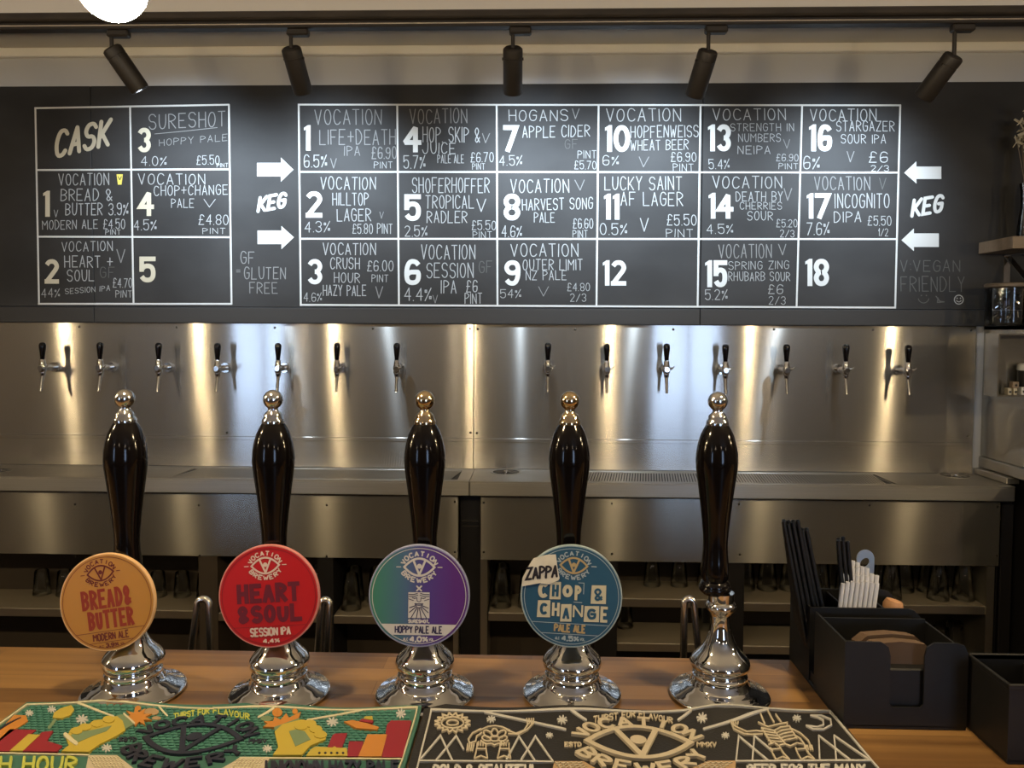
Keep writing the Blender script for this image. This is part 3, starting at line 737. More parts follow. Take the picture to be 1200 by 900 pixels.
# glasses standing upside down on the shelves
def make_glass(r0, r1, h):
    g = thing('glass', 'x', 'glass')
    w = .0022
    MB().lathe([(r1, 0), (r0, h-.004), (r0*.9, h), (0, h), (0, h-.012), (r0*.86, h-.013), (r1-w, 0), (r1, 0)], 24).build('tumbler', 'glass', g)
    return g
kinds = [make_glass(.030, .042, .145), make_glass(.028, .036, .105), make_glass(.034, .040, .12)]
used = [False]*3
def put_glass(k, x, y, z, label, group):
    if not used[k]: g = kinds[k]; used[k] = True
    else: g = copy_tree(kinds[k])
    g.location = (x, y, z); g['label'] = label; g['group'] = group
rg = random.Random(3)
for (a, b, z), rows, k, place, x_from in ((A1, 2, 1, 'at the cask board end, under the amber clip', X(2)), (A2, 2, 0, 'behind the red clip', None), (A3, 2, 0, 'behind the purple clip', None),
        (B1, 2, 0, 'behind the blue clip', None), (B2, 1, 1, 'behind the clipless pump, upper of two', None), (B2b, 1, 1, 'behind the clipless pump, lower of two', None), (B3, 2, 0, 'behind the straws', None)):
    a0 = (x_from if x_from is not None else a)+.05; n = max(1, int((b-.05-a0)/.092))
    for r in range(rows):
        for i in range(n+1):
            if rg.random() < .22: continue
            y = WY-.075-.09*r
            if rows == 2 and r == 1 and rg.random() < .6: continue
            put_glass(k, a0+(b-.05-a0)*i/n+rg.uniform(-.004, .004), y+rg.uniform(-.004, .004), z+.0004, 'upturned clear glass on the shelf '+place, 'glasses on the shelf '+place)
zq = .11
for i in range(4):
    put_glass(2, X(1062+i*28, 740), FY+.10+.06*(i % 2), B3b[2] if False else zs(772), 'clear glass standing below the long shelf behind the black boxes', 'glasses below the long shelf')
st = MB().box(X(1044), X(1157), FY+.03, WY-.022, zs(772)-.03, zs(772))
so = st.build('shelf', 'cabinet', bpy.data.objects['back_bar_unit.001'])

# ================================================================== side unit, wall shelf and jars at the end of the bar back
SX = 1.895
zch = at_x(1143, 381, SX).z
su = thing('side_unit', 'steel side unit at the end of the bar back, beside the last tap', 'side unit', (SX+.2, WY-.15, 0))
MB().box(SX, SX+.018, 3.005, WY-.002, Z_TR+.075, zch-.004, .002).build('cheek', 'steel_fascia', su)
MB().box(SX, 2.75, 3.005+.018, WY-.002, zch-.022, zch-.004, .002).build('top', 'steel_tray', su)
MB().box(2.7, 2.75, 3.02, WY-.002, Z_TR+.075, zch-.022).build('cheek', 'steel_fascia', su)
MB().box(SX+.018, 2.7, WY-.02, WY-.002, Z_TR+.075, zch-.022).build('back_panel', 'cabinet', su)
wt = MB().box(SX-.006, 2.75, 2.55, WY-.002, Z_TR+.028, Z_TR+.073, .003); wt.build('worktop', 'steel_tray', su)
MB().box(SX+.03, 2.72, 2.62, WY-.002, .0, Z_TR+.028).build('base_cabinet', 'cabinet', su)
MB().box(SX-.03, SX+.02, 3.06, WY-.012, Z_TR+.001, Z_TR+.026, .002).build('upstand', 'steel_tray', su)
# fridge-black end of the run below the worktop
bx = thing('under_counter_fridge', 'black under counter fridge past the end of the drip tray', 'fridge', (vx1+.2, WY-.2, 0))
MB().box(vx1+.02, SX+.02, FY+.05, WY-.02, .0, zl0-.004, .004).build('body', 'cabinet', bx)
MB().box(vx1+.024, SX+.016, FY+.03, FY+.049, .08, zl0-.02, .004).build('door', 'cabinet', bx)
# open steel box on the front
q0, q1 = at_y(1170.5, 391, 2.92), at_y(1165.5, 465, 2.92)
sb = thing('steel_box_shelf', 'open fronted steel box shelf fixed to the side unit under the glass jars', 'box shelf', (2.1, 2.9, q1.z))
bx0, bx1, bz0, bz1 = q0.x, 2.45, q1.z, q0.z
m = MB(); t = .006
m.box(bx0, bx1, 2.92, 3.003, bz1-t, bz1); m.box(bx0, bx1, 2.92, 3.003, bz0, bz0+t); m.box(bx0, bx0+t, 2.92, 3.003, bz0+t, bz1-t); m.box(bx1-t, bx1, 2.92, 3.003, bz0+t, bz1-t)
m.build('box', 'steel_fascia', sb, 0)
MB().box(bx0+t, bx1-t, 2.995, 3.003, bz0+t, bz1-t).build('back', 'steel_fascia', sb, 0)
# things standing in it
def tub(px, py0, py1, r, label, m1, m2):
    q = at_y(px, py1, 2.962); z = bz0+t; h = at_y(px, py0, 2.962).z-z
    o = thing('tub', label, 'tub', (q.x, 2.962, z))
    MB().lathe([(0, 0), (r*.9, 0), (r, .01), (r, h*.8), (r*1.0, h*.8), (0, h*.8)], 24, (q.x, 2.962, z)).build('pot', m1, o)
    MB().lathe([(r*1.04, h*.78), (r*1.06, h*.8), (r*1.03, h*.94), (r*.8, h), (0, h)], 24, (q.x, 2.962, z)).build('lid', m2, o)
tub(1203, 426, 466, .033, 'dark tub with a pale domed lid inside the steel box', 'black_plastic', 'paint_white')
cols = [('paint_cream', 1181, 457, 467, .014), ('paint_cream', 1187.5, 458, 468, .014), ('shelf_wood', 1188, 451, 459, .024), ('paint_white', 1197, 455, 467, .018)]
for i, (m1, px, a, b, wd) in enumerate(cols):
    z0 = bz0+t+(.026 if i == 2 else 0); q = at_y(px, b, 2.945)
    hh = .030 if i != 2 else .024
    o = thing('small_box', ['small cream box at the open end of the steel box', 'small cream box beside the first, below the wooden one', 'small wooden box lying on the two cream boxes', 'small white box against the dark tub'][i], 'box', (q.x, 2.945, z0))
    hb = .026 if i < 2 else hh
    MB().box(q.x-wd*.48, q.x+wd*.48, 2.932, 2.958, z0, z0+hb, .002).build('carton', m1, o)
    MB().lathe([(.0045, 0), (.0045, .0006), (0, .0006)], 12, (q.x, 2.932, z0+hb*.45), (0, -1, 0)).build('label_spot', 'dark', o, 0)
# glass jars on top
zt_ = zch-.004
def jar(px, r, h, y, label):
    q = at_y(px, 380, y)
    o = thing('glass_jar', label, 'jar', (q.x, y, zt_), 'storage jars on the side unit')
    w = .004
    MB().lathe([(0, 0), (r*.94, 0), (r, .008), (r, h*.9), (r*.97, h*.92), (r*.97-w, h*.92), (r-w, h*.9), (r-w, .012), (0, .012)], 36, (q.x, y, zt_)).build('jar_body', 'glass', o)
    MB().lathe([(0, h*.92), (r*1.02, h*.92), (r*1.06, h*.94), (r*1.06, h), (r*1.0, h*1.02), (0, h*1.02)], 36, (q.x, y, zt_)).build('lid', 'lid_brown', o)
    c = MB(); rr = random.Random(int(px))
    for i in range(26):                         # wrapped sweets or sachets inside
        a = rr.uniform(0, 6.28); d = r*.72*math.sqrt(rr.random()); z = .016+rr.random()*h*.72
        e = Vector((rr.uniform(-1, 1), rr.uniform(-1, 1), rr.uniform(-1, 1))).normalized(); f = e.orthogonal().normalized(); g_ = e.cross(f)
        c.obox((q.x+d*math.cos(a), y+d*math.sin(a), zt_+z), e*.012, f*.006, g_*.0015)
    cc = c.build('foil_sachets', 'tapmetal', o, 0); cc['kind'] = 'stuff'
jar(1180, .078, .163, 3.10, 'tall clear glass storage jar with a wooden lid on the side unit, nearest the taps')
jar(1229, .066, .158, 3.09, 'clear glass storage jar at the frame edge, beside the first jar')
# oak shelf on the wall
zsh1, zsh0 = at_y(1147, 285, WY-.02).z-.002, at_y(1147, 298, WY-.02).z
ws = thing('wall_shelf', 'oak wall shelf on a steel bracket above the glass jars', 'shelf', (2.3, WY, zsh0))
xw0 = at_y(1147, 290, WY-.02).x
MB().box(xw0, 2.72, 3.05, WY-.018, zsh0, zsh1+.004, .002).build('board', 'shelf_wood', ws)
for xb in (at_y(1194, 300, 3.2).x, 2.6):
    m = MB(); m.box(xb-.013, xb+.013, WY-.024, WY-.018, zsh0-.14, zsh0-.002); m.box(xb-.013, xb+.013, 3.10, WY-.018, zsh0-.006, zsh0-.0005)
    m.obox((xb, 3.20, zsh0-.07), (.013, 0, 0), (0, .072, .058), (0, .002, -.003)); m.build('bracket', 'tapmetal', ws, 0)
def bottle(px, y, h, r, label, m1, m2):
    q = at_y(px, 280, y); z = zsh1+.004
    o = thing('bottle', label, 'bottle', (q.x, y, z), 'bottles on the oak shelf')
    MB().lathe([(0, 0), (r*.95, 0), (r, .006), (r, h*.55), (r*.8, h*.64), (r*.36, h*.74), (r*.33, h*.94), (0, h*.94)], 28, (q.x, y, z)).build('bottle_body', m1, o)
    MB().lathe([(r*.40, h*.92), (r*.40, h), (0, h)], 20, (q.x, y, z)).build('cap', m2, o)
    MB().lathe([(r*1.01, h*.12), (r*1.01, h*.48)], 28, (q.x, y, z)).build('paper_label', 'paint_cream', o)
q = at_y(1203, 280, 3.15); z = zsh1+.004
vs = thing('flower_vase', 'clear vase of pale dried flowers at the open end of the oak shelf', 'vase', (q.x, 3.15, z))
MB().lathe([(0, 0), (.034, 0), (.036, .006), (.034, .05), (.024, .13), (.026, .19), (.030, .22), (.028, .22), (.023, .19), (.021, .13), (.031, .05), (.032, .01), (0, .01)], 32, (q.x, 3.15, z)).build('vase_body', 'glass', vs)
rv = random.Random(4); sm, bl = MB(), MB()
zt3 = at_y(1195, 125, 3.15).z
for i in range(16):
    a = rv.uniform(0, 6.28); d = rv.uniform(.0, .05); tp = Vector((q.x+d*math.cos(a), 3.15+d*math.sin(a), zt3-rv.uniform(0, .17)))
    sm.tube([(q.x+rv.uniform(-.01, .01), 3.15+rv.uniform(-.01, .01), z+.02), (q.x+d*.35*math.cos(a), 3.15+d*.35*math.sin(a), z+.24), tp], .0016, 6)
    for k in range(5): 
        e = Vector((rv.uniform(-1, 1), rv.uniform(-1, 1), rv.uniform(-1, 1))).normalized(); f = e.orthogonal().normalized(); g_ = e.cross(f)
        bl.obox(tp+e*.012, e*.013, f*.007, g_*.0012)
sm.build('stems', 'lid_brown', vs); bb = bl.build('dried_flowers', 'paint_cream', vs, 0); bb['kind'] = 'stuff'
bottle(1232, 3.16, .34, .040, 'second bottle along the oak shelf, beyond the frame edge', 'glass', 'brass')

# ================================================================== the bar
YB1 = at_z(600, 767, BAR).y
bar = thing('bar_counter', 'wooden bar counter of glued staves carrying the hand pulls and mats', 'bar counter', (0, .9, 0))
MB().box(-3.0, 2.2, .52, YB1, BAR-.042, BAR, .003).build('worktop', 'bar_wood', bar)
MB().box(-2.98, 2.18, .62, YB1-.09, 0, BAR-.042).build('body', 'cabinet', bar)

# ------------------------------------------------------------------ hand pulls
BASE = [(0, 0), (.066, 0), (.0695, .0015), (.0705, .0036), (.0698, .0058), (.066, .0076), (.060, .0092), (.054, .0124), (.049, .0152), (.0435, .0168), (.041, .019), (.0395, .0235), (.0375, .0265), (.0385, .0295),
        (.0385, .032), (.036, .034), (.0355, .037), (.0385, .040), (.041, .044), (.042, .049), (.0405, .054), (.036, .060), (.0295, .066), (.024, .073), (.0195, .082), (.0160, .093),
        (.0142, .105), (.0140, .116), (.0155, .122), (.0200, .1255), (.0216, .130), (.0200, .1345), (.0175, .137), (.0180, .140), (.0180, .150), (0, .150)]
HANDLE = [(0, .148), (.0165, .148), (.0195, .152), (.0212, .156), (.0212, .161), (.0195, .165), (.0170, .167), (.0195, .172), (.0200, .180), (.0185, .195), (.0170, .212), (.0170, .225), (.0180, .239),
          (.0200, .258), (.0222, .277), (.0245, .296), (.0270, .314), (.0287, .328), (.0292, .338), (.0284, .350), (.0262, .362), (.0228, .374), (.0190, .382), (.0155, .388), (0, .388)]
FINIAL = [(0, .386), (.0150, .386), (.0156, .390), (.0148, .394), (.0125, .397), (.0128, .400), (.0105, .403), (.0072, .406), (.0072, .4085)] + \
         [(.0137*math.cos(math.radians(a)), .4215+.0137*math.sin(math.radians(a))) for a in range(-58, 91, 8)] + [(0, .4352)]
PUMPS = [((157, 811), -.006, 'tapmetal'), ((328, 813), -.006, 'chrome'), ((498, 814), 0.0, 'brass'), ((670, 814), -.006, 'brass'), ((843, 815), -.009, 'chrome')]
PLAB = ['black and chrome hand pull with amber round clip', 'black and chrome hand pull with red round clip', 'black and chrome hand pull with green to purple round clip',
        'black and chrome hand pull with blue round clip and paper note', 'black and chrome hand pull without any clip']
PP = []
for (pp, off, fm), lab in zip(PUMPS, PLAB):
    q = at_z(*pp, BAR)
    t = thing('hand_pull', lab, 'beer pump', (q.x, q.y, BAR), 'hand pulls on the bar'); PP.append((t, q))
    b = MB().lathe(BASE, 64); b.build('base', 'chrome', t, 50, world=False)
    h = MB().lathe(HANDLE, 48, (off, 0, 0)).build('handle', 'gloss_black', t, 50, world=False)
    f = MB().lathe(FINIAL, 40, (off, 0, 0)).build('finial', fm, t, 50, world=False)
    r = MB().lathe([(.0205, .1515), (.0222, .154), (.0222, .158), (.0205, .1605)], 40, (off, 0, 0)).build('collar_ring', 'gloss_black', t, 60, world=False)

def clip_mat(name, col, grad=None, rough=.38):
    m = mat(name, col, rough, 0, .4)
    if grad:
        nt = m.node_tree; N, L = nt.nodes.new, nt.links.new
        tc = N('ShaderNodeTexCoord'); sp = N('ShaderNodeSeparateXYZ'); L(tc.outputs['Object'], sp.inputs[0])
        mr = N('ShaderNodeMath'); mr.operation = 'MULTIPLY_ADD'; mr.inputs[1].default_value = 1/.14; mr.inputs[2].default_value = .5; L(sp.outputs[0], mr.inputs[0])
        my = N('ShaderNodeMath'); my.operation = 'MULTIPLY_ADD'; my.inputs[1].default_value = 1.4; L(sp.outputs[1], my.inputs[0]); L(mr.outputs[0], my.inputs[2])
        cr = N('ShaderNodeValToRGB'); e = cr.color_ramp.elements
        e[0].position = grad[0][0]; e[0].color = (*grad[0][1], 1); e[1].position = grad[-1][0]; e[1].color = (*grad[-1][1], 1)
        for p_, c_ in grad[1:-1]:
            x = e.new(p_); x.color = (*c_, 1)
        L(mr.outputs[0], cr.inputs[0]); L(cr.outputs[0], nt.nodes['Principled BSDF'].inputs['Base Color'])
    return m
M['amber'] = clip_mat('amber_print', (.50, .235, .040)); M['amber_rim'] = mat('amber_rim', (.72, .45, .22), .4)
M['brown_ink'] = mat('brown_ink', (.16, .025, .012), .5); M['rust_ink'] = mat('rust_ink', (.30, .035, .012), .5)
M['red'] = clip_mat('red_print', (.50, .012, .016)); M['red_rim'] = mat('red_rim', (.62, .22, .20), .4)
M['maroon_ink'] = mat('maroon_ink', (.14, .008, .022), .5); M['pink_white'] = mat('warm_white_ink', (.72, .55, .48), .5); M['deep_red_ink'] = mat('deep_red_ink', (.25, .006, .010), .5)
M['purple'] = clip_mat('green_to_purple_print', (.1, .1, .3), grad=[(.05, (.055, .22, .145)), (.38, (.075, .14, .26)), (.55, (.085, .055, .26)), (.85, (.105, .028, .20))])
M['lilac_rim'] = mat('lilac_rim', (.28, .30, .46), .4); M['pale_ink'] = mat('pale_ink', (.62, .60, .58), .5); M['navy_ink'] = mat('navy_ink', (.035, .03, .085), .5)
M['blue'] = clip_mat('blue_print', (.022, .088, .16)); M['blue_rim'] = mat('blue_rim', (.30, .38, .42), .4); M['cream_ink'] = mat('cream_ink', (.60, .56, .40), .5)
M['gold_ink'] = mat('gold_ink', (.45, .34, .16), .5); M['steel_blue_ink'] = mat('steel_blue_ink', (.36, .44, .48), .5)
M['paper'] = mat('paper_note', (.70, .66, .55), .8, noise=(40, .12, (1, 1, 1))); M['marker'] = mat('black_marker', (.012, .008, .012), .6)

RC = .0695
def make_clip(i, centre, Y, r, roll, label, face, rim):
    t, q = PP[i]
    c = at_y(*centre, Y)
    m = MB().lathe([(0, -.004), (r*.985, -.004), (r, -.0025), (r, .0022), (r*.988, .0034), (r*.965, .0034)], 72)
    o = m.build('pump_clip', rim, t, 40, world=False)
    o.location = Vector(c)-Vector(t.location)
    o.rotation_euler = (Matrix.Rotation(math.radians(90-5), 4, 'X') @ Matrix.Rotation(math.radians(roll), 4, 'Z')).to_euler()
    lb(o, label)
    MB().lathe([(r*.97, .0034), (0, .0034)], 72).build('print', face, o, 0, world=False)
    k = MB(); off = PUMPS[i][1]-o.location.x
    # arm from the column to the back of the disc, in the disc's own frame
    k.box(-.008, .008, -.022, .022, -.012, -.004, .001)
    inv = o.rotation_euler.to_matrix().inverted()
    p1 = inv @ (Vector((0, 0, .135))-o.location); p0 = Vector((0, -.012, -.010))
    k.tube([p0, (p0+p1)/2+Vector((0, .004, 0)), p1], .006, 10)
    k.build('clip_arm', 'chrome', o, 35, world=False)
    def pen(h=.0003): return Pen(lambda u, v, hh: Vector((u*r, v*r, .0034+h+hh)))
    def done(p, name, m, lab=None):
        x = p.mb.build(name, m, o, 0, world=False, recalc=False)
        if lab: x['label'] = lab
        return x
    return pen, done
def chord(p, v, w, rr=.93): p.stroke([(-math.sqrt(rr*rr-v*v), v), (math.sqrt(rr*rr-v*v), v)], w, caps='flat')

# amber clip
pen, done = make_clip(0, (127, 705), 1.035, .0672, 9, 'amber round pump clip', 'amber', 'amber_rim')
p = pen(); p.ring((0, 0), .925, .012, 72); chord(p, -.58, .011); chord(p, -.80, .011)
emblem(p, (-.06, .61), .275, .032, .021, ticks=True); p.text("MODERN ALE", -.37, .37, -.755, -.62, .026, caps='flat', gap=1.5); p.text("3.9%", -.13, .13, -.90, -.835, .024, caps='flat')
p.text("ALC", -.27, -.18, -.895, -.855, .010); p.text("VOL", .18, .27, -.895, -.855, .010); done(p, 'small_print', 'brown_ink')
p = pen(.0004); p.text("BREAD&", -.53, .52, -.115, .29, .066, caps='flat', inset=True, gf=1.22); p.text("BUTTER", -.44, .52, -.53, -.145, .066, caps='flat', inset=True, gf=1.22)
done(p, 'title_lettering', 'rust_ink', 'rust red title lettering')
# red clip
pen, done = make_clip(1, (316, 698), 1.035, .0702, 4, 'red round pump clip', 'red', 'red_rim')
p = pen(); p.ring((0, 0), .925, .014, 72); chord(p, -.58, .010); chord(p, -.785, .010); done(p, 'ring_print', 'deep_red_ink')
p = pen(.0004); emblem(p, (-.04, .60), .275, .036, .023); p.text("SESSION IPA", -.39, .39, -.755, -.61, .032, caps='flat', gap=1.5); p.text("4.4%", -.15, .16, -.895, -.825, .026, caps='flat'); done(p, 'small_print', 'pink_white')
p = pen(.0004); p.text("HEART", -.63, .62, -.12, .26, .088, caps='flat', inset=True, gf=1.22); p.text("&SOUL", -.63, .64, -.51, -.16, .088, caps='flat', inset=True, gf=1.22)
done(p, 'title_lettering', 'maroon_ink', 'maroon title lettering')
# purple clip
pen, done = make_clip(2, (491.5, 697.5), 1.035, .0695, 0, 'green to purple round pump clip', 'purple', 'lilac_rim')
p = pen(); p.ring((0, 0), .925, .013, 72); emblem(p, (0, .56), .30, .042, .026)
p.text("X", -.045, .045, .10, .19, .03)
v0, v1 = -.76, -.55
p.poly([(-math.sqrt(.86-v0*v0), v0), (math.sqrt(.86-v0*v0), v0), (math.sqrt(.86-v1*v1), v1), (-math.sqrt(.86-v1*v1), v1)])
p.text("4.0%", -.17, .17, -.885, -.795, .034, caps='flat'); p.text("ALC", -.30, -.21, -.865, -.82, .011); p.text("VOL", .21, .30, -.865, -.82, .011)
p.text("SURESHOT.", -.20, .20, -.52, -.465, .022, caps='flat'); p.poly([(-.21, .07), (-.21, -.43), (.21, -.43), (.21, .07)]); done(p, 'small_print', 'pale_ink')
p = pen(.0006); p.text("HOPPY PALE ALE", -.46, .46, -.72, -.59, .026, caps='flat', gap=1.5)
for a in range(-70, 71, 20):                     # rays of the beard on the square stamp
    s, c = math.sin(math.radians(a)), math.cos(math.radians(a)); L_ = min(.28/max(c, .01), .19/max(abs(s), .01))
    p.stroke([(.055*s, -.165-.055*c), (L_*s, -.165-L_*c)], .017, caps='flat')
for sg in (-1, 1):
    p.stroke([(sg*.03, .05), (sg*.10, .03), (sg*.2, .03)], .016); p.stroke([(sg*.02, .015), (sg*.10, -.01), (sg*.2, -.01)], .014); p.stroke([(sg*.04, -.035), (sg*.09, -.05), (sg*.13, -.035)], .014)
    p.stroke([(sg*.11, -.09), (sg*.2, -.06)], .014); p.stroke([(sg*.04, -.035), (sg*.035, -.10), (sg*.0, -.115)], .012)
p.arc((0, -.15), .08, .03, 180, 360, .016); p.stroke([(-.08, -.15), (.08, -.15)], .014)
done(p, 'band_lettering', 'navy_ink')
# blue clip
pen, done = make_clip(3, (669.5, 698), 1.035, .0692, -2.5, 'blue round pump clip', 'blue', 'blue_rim')
p = pen(); p.ring((0, 0), .925, .012, 72); chord(p, -.53, .012); chord(p, -.735, .012); emblem(p, (0.02, .60), .001, .001, .034, None, None, False)
p.arc_text('VOCATION', (.02, .60), .31, 160, 20, .08, .022, squash=.76); p.arc_text('BREWERY', (.02, .60), .31, 209, 331, .08, .022, inward=True, squash=.76); p.stroke([(.37, .6), (.46, .6)], .02)
p.stroke([(.13, .27), (.235, .27), (.235, .06)], .014); p.stroke([(.05, -.11), (.21, -.11)], .014)
p.text("4.5%", -.15, .17, -.86, -.775, .030, caps='flat'); p.text("ALC", -.28, -.20, -.845, -.80, .011); p.text("VOL", .21, .30, -.845, -.80, .011); done(p, 'small_print', 'steel_blue_ink')
p = pen(.0004); emblem(p, (.02, .60), .265, .038, .034, None, None, False); p.text("PALE ALE", -.30, .30, -.69, -.555, .034, caps='flat', gap=1.5); done(p, 'emblem', 'gold_ink', 'gold eye emblem and style name')
p = pen(.0005); q = pen(.0008)
def cut(ch, x0, x1, y0, y1, boxed, w=.055):
    if boxed:
        p.poly([(x0, y0), (x1, y0+.01), (x1-.008, y1), (x0+.008, y1-.012)]); ix, iy = (x1-x0)*.2, (y1-y0)*.17
        q.text(ch, x0+ix, x1-ix, y0+iy, y1-iy, w*.85, caps='flat', inset=True)
    else: p.text(ch, x0, x1, y0, y1, w, caps='flat', inset=True)
cut('C', -.66, -.46, -.06, .24, False, .075); cut('H', -.43, -.21, -.08, .27, True, .06); cut('O', -.18, .02, -.02, .22, False, .07); cut('P', .06, .19, -.07, .22, False, .055)
cut('&', .38, .68, -.12, .25, True, .05)
cut('C', -.66, -.40, -.44, -.10, True, .065); cut('H', -.37, -.22, -.40, -.14, False, .05); cut('A', -.20, .02, -.50, -.15, True, .055); cut('N', .04, .24, -.40, -.16, False, .035)
cut('G', .26, .56, -.48, -.16, True, .06); cut('E', .58, .72, -.47, -.16, False, .055)
done(p, 'title_lettering', 'cream_ink', 'cream cut out title lettering'); done(q, 'title_inner_lettering', 'blue')
# torn paper note stuck on the blue clip
p = Pen(lambda u, v, h: Vector((u*.0692, v*.0692, .0040+h)), 0, .0010)
p.poly([(-.985, .14), (-.62, .23), (-.45, .21), (-.27, .30), (-.25, .34), (-.30, .55), (-.345, .80), (-.52, .78), (-.78, .70), (-.86, .56), (-.98, .30)])
o = done(p, 'paper_note', 'paper', 'torn cream paper note with handwriting')
p = Pen(lambda u, v, h: Vector((u*.0692, v*.0692, .0053+h))); random.seed(5)
p.text("ZAPPA", -.90, -.30, .28, .49, .044, rise=.10, jit=.25); done(p, 'note_writing', 'marker')
random.seed(11)

# ------------------------------------------------------------------ swan necks behind the bar
def neck(pts, label):
    q = [at_y(x, y, 1.31) for x, y in pts]
    t = thing('swan_neck_spout', label, 'spout', (q[0].x, 1.31, q[0].z), 'swan neck spouts behind the bar')
    a, b = q[0], q[-1]
    path = [Vector((a.x-.004, YB1-.088, .985)), Vector((a.x-.004, 1.27, .985)), Vector((a.x-.004, 1.30, .992)), Vector((a.x-.003, 1.31, 1.02))] + q[:]
    sm = path[:4]+[Vector(v) for v in q]
    sm = [Vector((x, y, z)) for x, y, z in []]+sm
    MB().tube(sm+[b-Vector((0, 0, .05))], .0062, 14).build('pipe', 'tube', t, 60)
    MB().lathe([(.009, 0), (.0095, .002), (.0095, .012), (.009, .014), (.0062, .014)], 20, (b.x, b.y, b.z-.062)).build('nozzle', 'tube', t)
def ush(xl0, xl1, xr1, xr0, yt, yb, r):
    c = (xl1+xr1)/2; w = (xr1-xl1)/2
    return [(xl0, yb), (xl1-.0, yt+w+2)]+[(c-w*math.cos(math.radians(a)), yt+w-w*1.0*math.sin(math.radians(a))) for a in range(20, 161, 20)]+[(xr1, yt+w+2), (xr0, yb)]
neck(ush(224, 231, 245, 246, 702, 766, 6), 'bent chrome swan neck pipe behind the bar between the amber and red clips')
neck(ush(372, 376, 386, 383, 703, 768, 6), 'bent chrome swan neck pipe behind the bar, half hidden by the red clip')
neck(ush(801, 802, 813, 819, 702, 768, 6), 'bent chrome swan neck pipe behind the bar beside the clipless pump')

# ------------------------------------------------------------------ rubber bar mats
ZM = BAR+.006
def matz(x, y, yb):
    z = 0
    for t, q in PP: z += .0058*math.exp(-((x-q.x)/.060)**2)*math.exp(-(max(yb-y, 0)/.018)**2)
    return z
M['teal'] = mat('teal_rubber', (.042, .140, .108), .55); M['teal_dots'] = mat('teal_rubber_scales', (.052, .185, .145), .5)
M['black_rubber'] = mat('black_rubber', (.010, .009, .009), .6, bump=(400, .2)); M['cream_rubber'] = mat('cream_rubber', (.46, .40, .30), .6)
M['white_rubber'] = mat('white_rubber', (.46, .45, .43), .6); M['navy_rubber'] = mat('navy_rubber', (.012, .014, .030), .5)
M['yellow_rubber'] = mat('yellow_rubber', (.44, .34, .045), .55); M['red_rubber'] = mat('red_rubber', (.24, .012, .022), .55); M['orange_rubber'] = mat('orange_rubber', (.47, .19, .03), .55)
M['sage_rubber'] = mat('sage_rubber', (.15, .22, .12), .6); M['lime_rubber'] = mat('lime_rubber', (.42, .45, .08), .55); M['palecream_rubber'] = mat('pale_cream_rubber', (.56, .52, .36), .6)
M['tan_rubber'] = mat('tan_rubber', (.36, .24, .13), .6)
def bar_mat(cl, cr, label, m):
    a, b = at_z(*cl, ZM), at_z(*cr, ZM); yb = (a.y+b.y)/2; x0, x1 = a.x, b.x; D_ = .245
    t = thing('bar_mat', label, 'bar mat', ((x0+x1)/2, yb-D_/2, BAR), 'rubber bar mats')
    mb = MB(); nx, ny = 96, 24; top, bot = [], []
    for j in range(ny+1):
        y = yb-D_*(j/ny)**1.5; r1, r2 = [], []
        for i in range(nx+1):
            x = x0+(x1-x0)*i/nx; z = matz(x, y, yb)
            r1.append(mb.bm.verts.new((x, y, ZM+z))); r2.append(mb.bm.verts.new((x, y, BAR+.0003+z)))
        top.append(r1); bot.append(r2)
    for j in range(ny):
        for i in range(nx):
            mb.bm.faces.new((top[j][i], top[j+1][i], top[j+1][i+1], top[j][i+1])); mb.bm.faces.new((bot[j][i], bot[j][i+1], bot[j+1][i+1], bot[j+1][i]))
    for j in range(ny):
        mb.bm.faces.new((top[j][0], bot[j][0], bot[j+1][0], top[j+1][0])); mb.bm.faces.new((top[j][nx], top[j+1][nx], bot[j+1][nx], bot[j][nx]))
    for i in range(nx):
        mb.bm.faces.new((top[0][i], top[0][i+1], bot[0][i+1], bot[0][i])); mb.bm.faces.new((top[ny][i], bot[ny][i], bot[ny][i+1], top[ny][i+1]))
    mb.build('sheet', m, t, 30)
    def wpen(h0=-.001, h1=.0022):               # pen in metres on the mat
        return Pen(lambda u, v, h: Vector((u, v, ZM+matz(u, v, yb)+h)), h0, h1)
    def cpen(crop, h0=-.001, h1=.0018):         # pen in crop coordinates laid on to the mat
        ox, oy, k = crop
        def fn(u, v, h):
            q = at_z(ox+u/k, oy+v/k, ZM+.001); return Vector((q.x, q.y, ZM+matz(q.x, q.y, yb)+h))
        pn = Pen(fn, h0, h1); pn.sub = 12*k/4; return pn
    def done(p, name, m, lab=None):
        o = p.mb.build(name, m, t, 0)
        if lab: o['label'] = lab
        return o
    return t, yb, x0, x1, wpen, cpen, done
# green mat
t, yb, x0, x1, wpen, cpen, done = bar_mat((30, 824), (494.5, 830), 'green rubber bar mat with yellow fists and navy eye emblem', 'teal')
A_, B_ = (0, 815, 4.8), (240, 815, 4.615)
p = wpen(-.001, .0012); row = 0; y = yb-.014
while y > yb-.125:                               # scale pattern moulded over the field
    x = x0+.016+(.0045 if row % 2 else 0)
    while x < x1-.016:
        p.poly([(x-.0036, y-.0018), (x+.0036, y-.0018), (x+.0036, y+.0018), (x+.002, y+.003), (x-.002, y+.003), (x-.0036, y+.0018)]); x += .009
    y -= .0062; row += 1
done(p, 'moulded_scales', 'teal_dots')['kind'] = 'stuff'
p = cpen(A_, h1=.0020); W5 = 7
p.stroke([(-120, 240), (0, 160), (150, 53), (560, 50), (800, 62), (1200, 80)], W5); p.stroke([(-200, 322), (500, 338)], W5); p.stroke([(440, 56), (640, 120)], 9); p.stroke([(895, 70), (940, 116)], 9)
